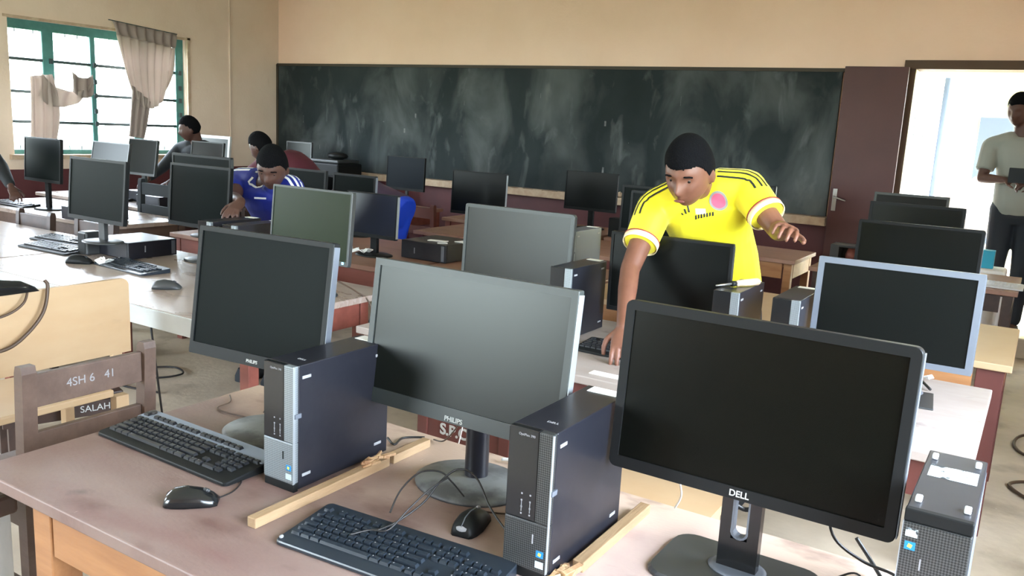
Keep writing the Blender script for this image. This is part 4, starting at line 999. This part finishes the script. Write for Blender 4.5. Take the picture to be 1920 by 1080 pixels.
def torso(mb, hip, sh, right_h, right_s, widths, k=0.0, belly=.0):
    """loft pelvis -> shoulders; widths: (t, half width, half depth)"""
    hip = V(hip); sh = V(sh); up = (sh-hip)
    rings = []
    for t_, a, b in widths:
        r = V(right_h).normalized().lerp(V(right_s).normalized(), min(1, max(0, t_))); c = hip.lerp(sh, t_)
        rr, ff = frame_axes(r, up); rings.append(oval(c+ff*belly*math.sin(PI*max(0, min(1, t_))), rr, ff, a+k, b+k))
    mb.loft(rings)
BODYW = [(-.22, .12, .10), (-.1, .165, .115), (.08, .165, .112), (.35, .145, .10), (.65, .165, .112), (.88, .175, .105), (1.0, .13, .085), (1.06, .075, .06)]
def aim(loc, face, up=(0, 0, 1)):
    """head matrix: +Y along face, +Z close to up"""
    y = V(face).normalized(); z = V(up); x = y.cross(z).normalized(); z = x.cross(y)
    return Matrix.Translation(loc) @ Matrix((x, y, z)).transposed().to_4x4()
def ribbon(bvh, pts, wdt, off=.0016, dirs=None):
    """strip following a cloth surface along pts; dirs: per-point casting direction (towards the cloth)"""
    b = MB(); n = len(pts); loc = []
    for i, p in enumerate(pts):
        q = None
        if dirs is not None:
            q, nn, _, _ = bvh.ray_cast(V(p)-V(dirs[i])*.25, V(dirs[i]), .5)
        if q is None: q, nn, _, _ = bvh.find_nearest(V(p))
        loc.append((q, nn))
    rows_ = []
    for i, (q, nn) in enumerate(loc):
        tdir = (loc[min(i+1, n-1)][0]-loc[max(i-1, 0)][0]).normalized(); s_ = nn.cross(tdir).normalized()
        row = []
        for sg in (-1, 0, 1):
            q2, n2, _, _ = bvh.find_nearest(q+s_*sg*wdt/2); row.append(b.bm.verts.new(q2+n2*off))
        rows_.append(row)
    for i in range(n-1):
        for k in range(2): b.bm.faces.new((rows_[i][k], rows_[i][k+1], rows_[i+1][k+1], rows_[i+1][k]))
    return b
def shoulder_stripes(bv, t, shc, S_, E_, m, wdt, gap, k0=.0, end=.30, n=3, tilt_=(0, -1, -.15)):
    ax = (S_-shc); ax = V((ax.x, ax.y, ax.z)).normalized(); fw = V(tilt_).normalized(); fw = (fw-ax*fw.dot(ax)).normalized(); up_ = ax.cross(fw); up_ = up_ if up_.z > 0 else -up_
    sl = (E_-S_).normalized(); fs = (fw-sl*fw.dot(sl)).normalized(); out_ = sl.cross(fs); out_ = out_ if out_.dot(ax) > 0 else -out_
    for k in range(n):
        o_ = k0+gap*(k-1); pts = []; ds = []
        for i in range(20):
            u = i/19
            if u < .5: c = shc.lerp(S_, .42+.5*(u/.5)); d_ = up_; f_ = fw
            else: c = S_.lerp(E_, end*((u-.5)/.5)); w_ = min(1, (u-.5)/.2); d_ = up_.lerp(out_, w_).normalized(); f_ = fw.lerp(fs, w_).normalized()
            pts.append(c+f_*o_); ds.append(-d_)
        ribbon(bv, pts, wdt, .0018, ds).build('shoulder_stripe', m, t, smooth=True)
def patch(bvh, c, nrm, upv, poly, off=.002):
    """flat outline pressed on a cloth surface; poly in (right, up) metres"""
    nrm = V(nrm).normalized(); r = V(upv).cross(nrm).normalized(); u = nrm.cross(r)
    b = MB(); vs = []
    def onto(x, y):
        o = V(c)+r*x+u*y+nrm*.35; h_ = bvh.ray_cast(o, -nrm, .6)
        return (h_[0]+h_[1]*off) if h_[0] is not None else V(c)+r*x+u*y
    ce = b.bm.verts.new(onto(sum(p[0] for p in poly)/len(poly), sum(p[1] for p in poly)/len(poly)))
    vs = [b.bm.verts.new(onto(*p)) for p in poly]
    for i in range(len(vs)): b.bm.faces.new((ce, vs[i], vs[(i+1) % len(vs)]))
    return b
def bvh_of(o):
    bm = bmesh.new(); bm.from_mesh(o.data); t = BVHTree.FromBMesh(bm); bm.free(); return t
def circ(r, n=20, sx=1, sy=1): return [(r*sx*math.cos(2*PI*k/n), r*sy*math.sin(2*PI*k/n)) for k in range(n)]

# ---- man in the yellow jersey, leaning over the second table
t = thing('person', 'person in a yellow jersey with black shoulder stripes leaning over a table, arm reaching down', 'person', (-1.08, 3.56, 0))
def Lc(p): return V(p)-V((-1.08, 3.56, 0))
hip = Lc((-1.14, 3.53, .99)); shc = Lc((-1.155, 3.25, 1.355))
Rs = Lc((-1.322, 3.20, 1.275)); Ls = Lc((-.985, 3.28, 1.375))
Re = Lc((-1.318, 2.99, 1.045)); Rw = Lc((-1.235, 2.78, .865)); Le = Lc((-.815, 3.17, 1.235)); Lw = Lc((-.748, 3.0, 1.255))
rs = (Ls-Rs)
b = MB()
torso(b, hip, shc, (1, 0, 0), rs, BODYW, -.010)
HT = aim(Lc((-1.143, 3.065, 1.432)), (-.04, -.86, -.50), (0, -.5, .86)) @ Matrix.Scale(1.09, 4)
limb(b, [shc+V((0, .0, .0)), HT @ V((0, -.035, -.055))], [.062, .055]); head(b, HT)
limb(b, [shc.lerp(Rs, .5), Rs, Rs.lerp(Re, .5), Re, Re.lerp(Rw, .35), Rw], [.07, .056, .047, .038, .037, .025])
limb(b, [shc.lerp(Ls, .5), Ls, Ls.lerp(Le, .5), Le, Le.lerp(Lw, .35), Lw], [.07, .056, .047, .038, .037, .025])
hand(b, Rw, (.17, -.42, -.50), (-.1, .60, -.75), 1.0, .22, -1)
hand(b, Lw, (.25, -.85, .25), (-.2, -.2, -.9), 1.0, .35, 1, .12)
for sx, kx, ky in ((-1, -.02, -.02), (1, .02, .01)):
    hj = hip+V((sx*.085, .0, -.06)); kn = Lc((-1.09+sx*.11, 3.55, .52)); an = Lc((-1.09+sx*.12, 3.60, .09))
    limb(b, [hj, kn, kn.lerp(an, .35), an], [.09, .058, .056, .038])
    limb(b, [an+V((0, 0, -.03)), an+V((sx*.01, -.14, -.055))], [.038, .028])
remesh(b, 'body', 'skin', t, .0048, 2)
head_parts(t, HT, line=.036)
MB().ball(HT @ V((0, .101, -.058)), (.020, .0045, .0055), 2, HT.to_3x3().to_4x4()).build('mouth', 'lip', t, smooth=True)
# jersey
b = MB()
torso(b, hip, shc, (1, 0, 0), rs, [(-.20, .165, .125), (-.05, .168, .128), (.2, .168, .125), (.45, .160, .120), (.7, .176, .128), (.9, .182, .118), (1.0, .140, .098), (1.05, .088, .074)], .004, .012)
Rc = Rs.lerp(Re, .62); Lc_ = Ls.lerp(Le, .66)
limb(b, [shc.lerp(Rs, .4), Rs, Rs.lerp(Re, .35)], [.085, .075, .070]); b.cone(Rs.lerp(Re, .2), Rc, .073, .066, 20)
limb(b, [shc.lerp(Ls, .4), Ls, Ls.lerp(Le, .35)], [.085, .075, .070]); b.cone(Ls.lerp(Le, .2), Lc_, .073, .066, 20)
J = remesh(b, 'jersey', 'yellow', t, .006, 4)
bv = bvh_of(J)
upn = V((0, -.25, 1)).normalized()
for S_, E_2 in ((Rs, Re), (Ls, Le)): shoulder_stripes(bv, t, shc, S_, E_2, 'stripe_k', .0085, .021, .036)
for S_, E_2, c_ in ((Rs, Re, Rc), (Ls, Le, Lc_)):
    ax = (E_2-S_).normalized()
    MB().cone(c_-ax*.022, c_+ax*.002, .0690, .0680, 28, False).build('sleeve_cuff', 'cream', t, smooth=True).modifiers.new('thickness', 'SOLIDIFY').thickness = .003
    MB().cone(c_-ax*.027, c_-ax*.0215, .0700, .0695, 28, False).build('cuff_line', 'redtrim', t, smooth=True).modifiers.new('thickness', 'SOLIDIFY').thickness = .003
chn = V((.05, -.85, .25)); 
cc = Lc((-1.13, 3.15, 1.25))
def on_chest(dx, dz): return hip.lerp(shc, .78)+rs.normalized()*dx+(shc-hip).normalized()*dz
patch(bv, on_chest(.085, -.025), chn, shc-hip, circ(.034), .0022).build('crest_disc', 'grey_c', t, smooth=True)
patch(bv, on_chest(.085, -.025), chn, shc-hip, circ(.026), .0034).build('crest', 'pink', t, smooth=True)
for k in range(3): patch(bv, on_chest(-.055+k*.013, -.045+k*.003), chn, shc-hip, [(-.004, -.012), (.004, -.012), (-.001, -.004+k*.009), (-.009, -.004+k*.009)], .0022).build('chest_mark', 'stripe_k', t)
for k in range(7): patch(bv, on_chest(-.005+k*.011, -.095), chn, shc-hip, [(-.0035, -.008), (.0035, -.006+.002*(k % 2)), (.004, .008), (-.002, .006)], .0022).build('chest_letter', 'stripe_k', t)
patch(bv, on_chest(.015, -.068), chn, shc-hip, [(-.018, -.01), (.02, -.01), (.02, .01), (-.018, .01)], .0022).build('chest_print', 'cream', t)
cl = [shc+(shc-hip).normalized()*.018+rs.normalized()*(.072*math.cos(a))+V((0, -1, -.2))*(.066*math.sin(a)+.02*max(0, math.sin(a))**3) for a in [PI*k/16 for k in range(17)]]
ribbon(bv, [p+V((0, -.01, -.03*max(0, 1-abs(k-8)/5))) for k, p in enumerate(cl)], .010, .003).build('collar', 'cream', t, smooth=True)
# dark trousers
b = MB()
torso(b, hip, shc, (1, 0, 0), rs, [(-.34, .12, .11), (-.2, .165, .125), (-.02, .160, .120), (.02, .155, .115)], .004)
for sx in (-1, 1):
    hj = hip+V((sx*.085, .0, -.06)); kn = Lc((-1.09+sx*.11, 3.55, .52)); an = Lc((-1.09+sx*.12, 3.60, .12)); limb(b, [hj, kn, an], [.100, .074, .055])
remesh(b, 'trousers', 'navy_c', t, .011, 3)
for sx in (-1, 1): MB().loft([[(Lc((-1.09+sx*.12, 3.54, 0)).x+a, Lc((0, 3.52, 0)).y+c, z) for a, c in rrect(.10*k, .28*k, .045*k)] for z, k in ((.0, 1), (.03, 1), (.07, .85))]).build('shoe', 'black_c', t, smooth='auto')

def person(label, base, hip, shc, Rs, Ls, Re, Rw, Le, Lw, hloc, hface, hup, skin, shirt, trousers, knees, ankles, vox=.008, sleeve=.6, Rh=None, Lh=None, extra=None, hs=1.0, eyes=False, feet=True, stand=True):
    t = thing('person', label, 'person', base); B = V(base)
    hip, shc, Rs, Ls, Re, Rw, Le, Lw, hloc = [V(p)-B for p in (hip, shc, Rs, Ls, Re, Rw, Le, Lw, hloc)]
    kn = [V(p)-B for p in knees]; an = [V(p)-B for p in ankles]
    rs = Ls-Rs; rh = V((Ls-Rs).x, (Ls-Rs).y, 0) if False else V(((Ls-Rs).x, (Ls-Rs).y, 0))
    b = MB(); torso(b, hip, shc, rh, rs, BODYW, -.010)
    HT = aim(hloc, hface, hup)
    limb(b, [shc, HT @ V((0, -.035, -.055))], [.060, .054]); head(b, HT, 4)
    for S_, E_2, W_, hd, th in ((Rs, Re, Rw, Rh, -1), (Ls, Le, Lw, Lh, 1)):
        limb(b, [shc.lerp(S_, .5), S_, S_.lerp(E_2, .5), E_2, E_2.lerp(W_, .35), W_], [.07, .054, .046, .038, .037, .025], 12)
        d, n, cu = hd if hd else ((W_-E_2), (0, 0, -1) if abs((W_-E_2).normalized().z) < .8 else (0, 1, 0), .3)
        hand(b, W_, d, n, 1.0, cu, th, .12)
    rhn = rh.normalized()
    for sx, k, a in ((-1, kn[0], an[0]), (1, kn[1], an[1])):
        limb(b, [hip+rhn*sx*.085-V((0, 0, .04)), k, k.lerp(a, .35), a], [.088, .058, .056, .038], 12)
        fd = V((rhn.y, -rhn.x, 0))
        limb(b, [a-V((0, 0, .03)), a-fd*(-.14)-V((0, 0, .055))], [.038, .028], 10)
    remesh(b, 'body', skin, t, vox, 2)
    head_parts(t, HT, eyes=eyes)
    b = MB(); torso(b, hip, shc, rh, rs, [(-.16, .165, .125), (-.05, .168, .128), (.2, .166, .123), (.45, .158, .118), (.7, .176, .126), (.9, .182, .116), (1.0, .140, .096), (1.05, .085, .072)], .004, .008)
    for S_, E_2, W_ in ((Rs, Re, Rw), (Ls, Le, Lw)):
        if sleeve <= 1: limb(b, [shc.lerp(S_, .4), S_, S_.lerp(E_2, sleeve*.6)], [.085, .074, .068], 14); b.cone(S_.lerp(E_2, .2), S_.lerp(E_2, sleeve), .070, .064, 16)
        else: limb(b, [shc.lerp(S_, .4), S_, E_2, E_2.lerp(W_, .85)], [.085, .072, .054, .038], 14)
    J = remesh(b, 'shirt', shirt, t, max(.007, vox), 3)
    b = MB(); torso(b, hip, shc, rh, rs, [(-.30, .12, .11), (-.2, .165, .125), (-.02, .160, .120), (.02, .155, .115)], .004)
    for sx, k, a in ((-1, kn[0], an[0]), (1, kn[1], an[1])):
        lim = a+V((0, 0, .03)) if trousers != 'bluesh' else k.lerp(a, -.12)
        limb(b, [hip+rhn*sx*.085-V((0, 0, .04)), k if trousers != 'bluesh' else lim]+([lim] if trousers != 'bluesh' else []), [.102, .074 if trousers != 'bluesh' else .085]+([.056] if trousers != 'bluesh' else []), 14)
    remesh(b, 'trousers' if trousers != 'bluesh' else 'shorts', trousers, t, .011, 3)
    for a in an:
        fd = V((rhn.y, -rhn.x, 0)); c_ = a+fd*.05
        ang = math.atan2(fd.y, fd.x)-PI/2
        X = Matrix.Translation((c_.x, c_.y, a.z-.09)) @ Matrix.Rotation(ang, 4, 'Z')
        MB(X).loft([[(p, q, z) for p, q in rrect(.10*k, .28*k, .045*k)] for z, k in ((.0, 1), (.03, 1), (.07, .85))]).build('shoe', 'black_c', t, smooth='auto')
    return t, J, dict(hip=hip, shc=shc, Rs=Rs, Ls=Ls, Re=Re, Le=Le, rs=rs)

# ---- man in the blue jersey
t, J, d = person('person in a blue jersey with white shoulder stripes bending over a tower', (-3.75, 3.40, 0),
    (-3.78, 3.50, .88), (-3.74, 3.34, 1.17), (-3.945, 3.33, 1.175), (-3.56, 3.36, 1.16), (-3.83, 3.18, 1.09), (-3.575, 3.02, 1.10), (-3.38, 3.25, .98), (-3.20, 3.12, .85),
    (-3.575, 3.235, 1.275), (.42, -.75, -.50), (.25, -.30, .92), 'skin_d', 'blue', 'black_c',
    [(-3.88, 3.36, .52), (-3.66, 3.36, .52)], [(-3.88, 3.42, .09), (-3.66, 3.42, .09)], .0065, .55,
    Rh=((.3, -.8, -.42), (-.1, .0, -1), .28), Lh=((.3, -.6, -.5), (0, 0, -1), .4), eyes=True)
bv = bvh_of(J)
for S_, E_2 in ((d['Rs'], d['Re']), (d['Ls'], d['Le'])): shoulder_stripes(bv, t, d['shc'], S_, E_2, 'white_c', .014, .030, .0, .5)
mid = d['hip'].lerp(d['shc'], .8)
patch(bv, mid+d['rs'].normalized()*.05-V((0, 0, .04)), (0, -1, .2), (0, 0, 1), [(-.04, -.004), (.04, .002), (.04, .012), (-.04, .006)], .003).build('chest_bar', 'white_c', t)
cl = [d['shc']+V((0, 0, .015))+d['rs'].normalized()*(.075*math.cos(a))+V((0, -1, -.3))*(.075*math.sin(a)) for a in [PI*k/12 for k in range(13)]]
ribbon(bv, cl, .012, .003).build('collar', 'white_c', t, smooth=True)

# ---- person in the maroon shirt farther back
person('person in a maroon shirt bending over the tables beside the chalkboard corner', (-5.25, 5.02, 0),
    (-5.02, 5.10, .90), (-5.36, 4.98, 1.20), (-5.38, 5.15, 1.19), (-5.33, 4.80, 1.19), (-5.62, 5.10, 1.0), (-5.80, 5.05, .83), (-5.58, 4.72, 1.0), (-5.76, 4.68, .83),
    (-5.585, 4.93, 1.285), (-.85, -.15, -.50), (-.45, -.1, .9), 'skin_d', 'maroon_c', 'black_c',
    [(-5.05, 5.2, .5), (-5.0, 4.98, .5)], [(-5.1, 5.2, .09), (-5.05, 4.98, .09)], .010, .95)
# ---- bent person in bright blue shorts
person('person bent over in a dark purple shirt and bright blue shorts before the red table', (-4.15, 4.95, 0),
    (-4.18, 4.98, .90), (-4.52, 4.90, 1.02), (-4.53, 5.08, .99), (-4.50, 4.74, .99), (-4.66, 5.05, .76), (-4.78, 4.95, .58), (-4.62, 4.76, .76), (-4.75, 4.80, .58),
    (-4.72, 4.86, .98), (-.7, 0, -.7), (-.7, 0, .7), 'skin_d', 'purple', 'bluesh',
    [(-4.24, 5.06, .5), (-4.22, 4.88, .5)], [(-4.12, 5.06, .09), (-4.10, 4.88, .09)], .010, .6)
# ---- silhouetted person by the window
person('person in dark clothes silhouetted beside the window', (-7.27, 5.65-.35+.2, 0),
    (-7.22, 5.62, .78), (-7.24, 5.58, 1.20), (-7.43, 5.52, 1.16), (-7.06, 5.62, 1.17), (-7.42, 5.30, .98), (-7.36, 5.10, .88), (-7.10, 5.44, .97), (-7.2, 5.22, .86),
    (-7.25, 5.50, 1.37), (-.55, -.8, -.25), (-.05, -.1, 1), 'skin_d', 'black_c', 'black_c',
    [(-7.33, 5.22, .50), (-7.12, 5.22, .50)], [(-7.33, 5.2, .09), (-7.12, 5.2, .09)], .010, 1.2)
# ---- person at the far left edge
person('person in a black jacket partly out of frame at the left edge', (-7.32, 3.22, 0),
    (-7.37, 3.24, .92), (-7.02, 3.24, 1.26), (-7.02, 3.05, 1.24), (-7.04, 3.42, 1.24), (-6.75, 2.98, 1.12), (-6.44, 3.0, .99), (-6.82, 3.46, 1.05), (-6.57, 3.40, .92),
    (-6.88, 3.22, 1.46), (.85, -.1, -.45), (.3, 0, .95), 'skin_d', 'black_c', 'black_c',
    [(-7.37, 3.14, .5), (-7.37, 3.34, .5)], [(-7.39, 3.14, .09), (-7.39, 3.34, .09)], .010, 1.2)
# ---- man standing in the doorway
person('person in a light grey shirt and black trousers standing in the doorway', (-.18, 7.52, .16),
    (-.17, 7.55, 1.18), (-.20, 7.50, 1.66), (-.40, 7.50, 1.60), (.0, 7.50, 1.60), (-.43, 7.42, 1.36), (-.27, 7.24, 1.36), (.05, 7.40, 1.34), (-.08, 7.22, 1.34),
    (-.255, 7.44, 1.875), (-.35, -.9, -.35), (0, -.1, 1), 'skin_d', 'grey_c', 'navy_c',
    [(-.26, 7.50, .72), (-.08, 7.50, .72)], [(-.26, 7.58, .25), (-.08, 7.58, .25)], .009, .75,
    Rh=((.8, -.3, 0), (0, .3, -1), .5), Lh=((-.8, -.3, 0), (0, .3, -1), .5))
o = MB().box((-.17, 7.17, 1.40), (.16, .02, .11), (.3, 0, 0), .004).build('phone', 'black_c'); o.name = 'tablet'; tag(o, 'dark flat tablet held by the person in the doorway', 'tablet')

# repeats share a group
GR = {'monitor': 'computer monitors standing on the tables', 'computer': 'computer cases standing on the tables', 'table': 'wooden tables of the computer room', 'keyboard': 'keyboards lying on the tables',
      'mouse': 'computer mice on the tables', 'chair': 'wooden chairs between the tables', 'batten': 'battens across the foreground table', 'cable': 'loose cables', 'paper': 'loose papers on tables', 'curtain': 'curtains at the window'}
for o in bpy.data.objects:
    if not o.parent and o.get('category') in GR and not o.get('group'): o['group'] = GR[o['category']]
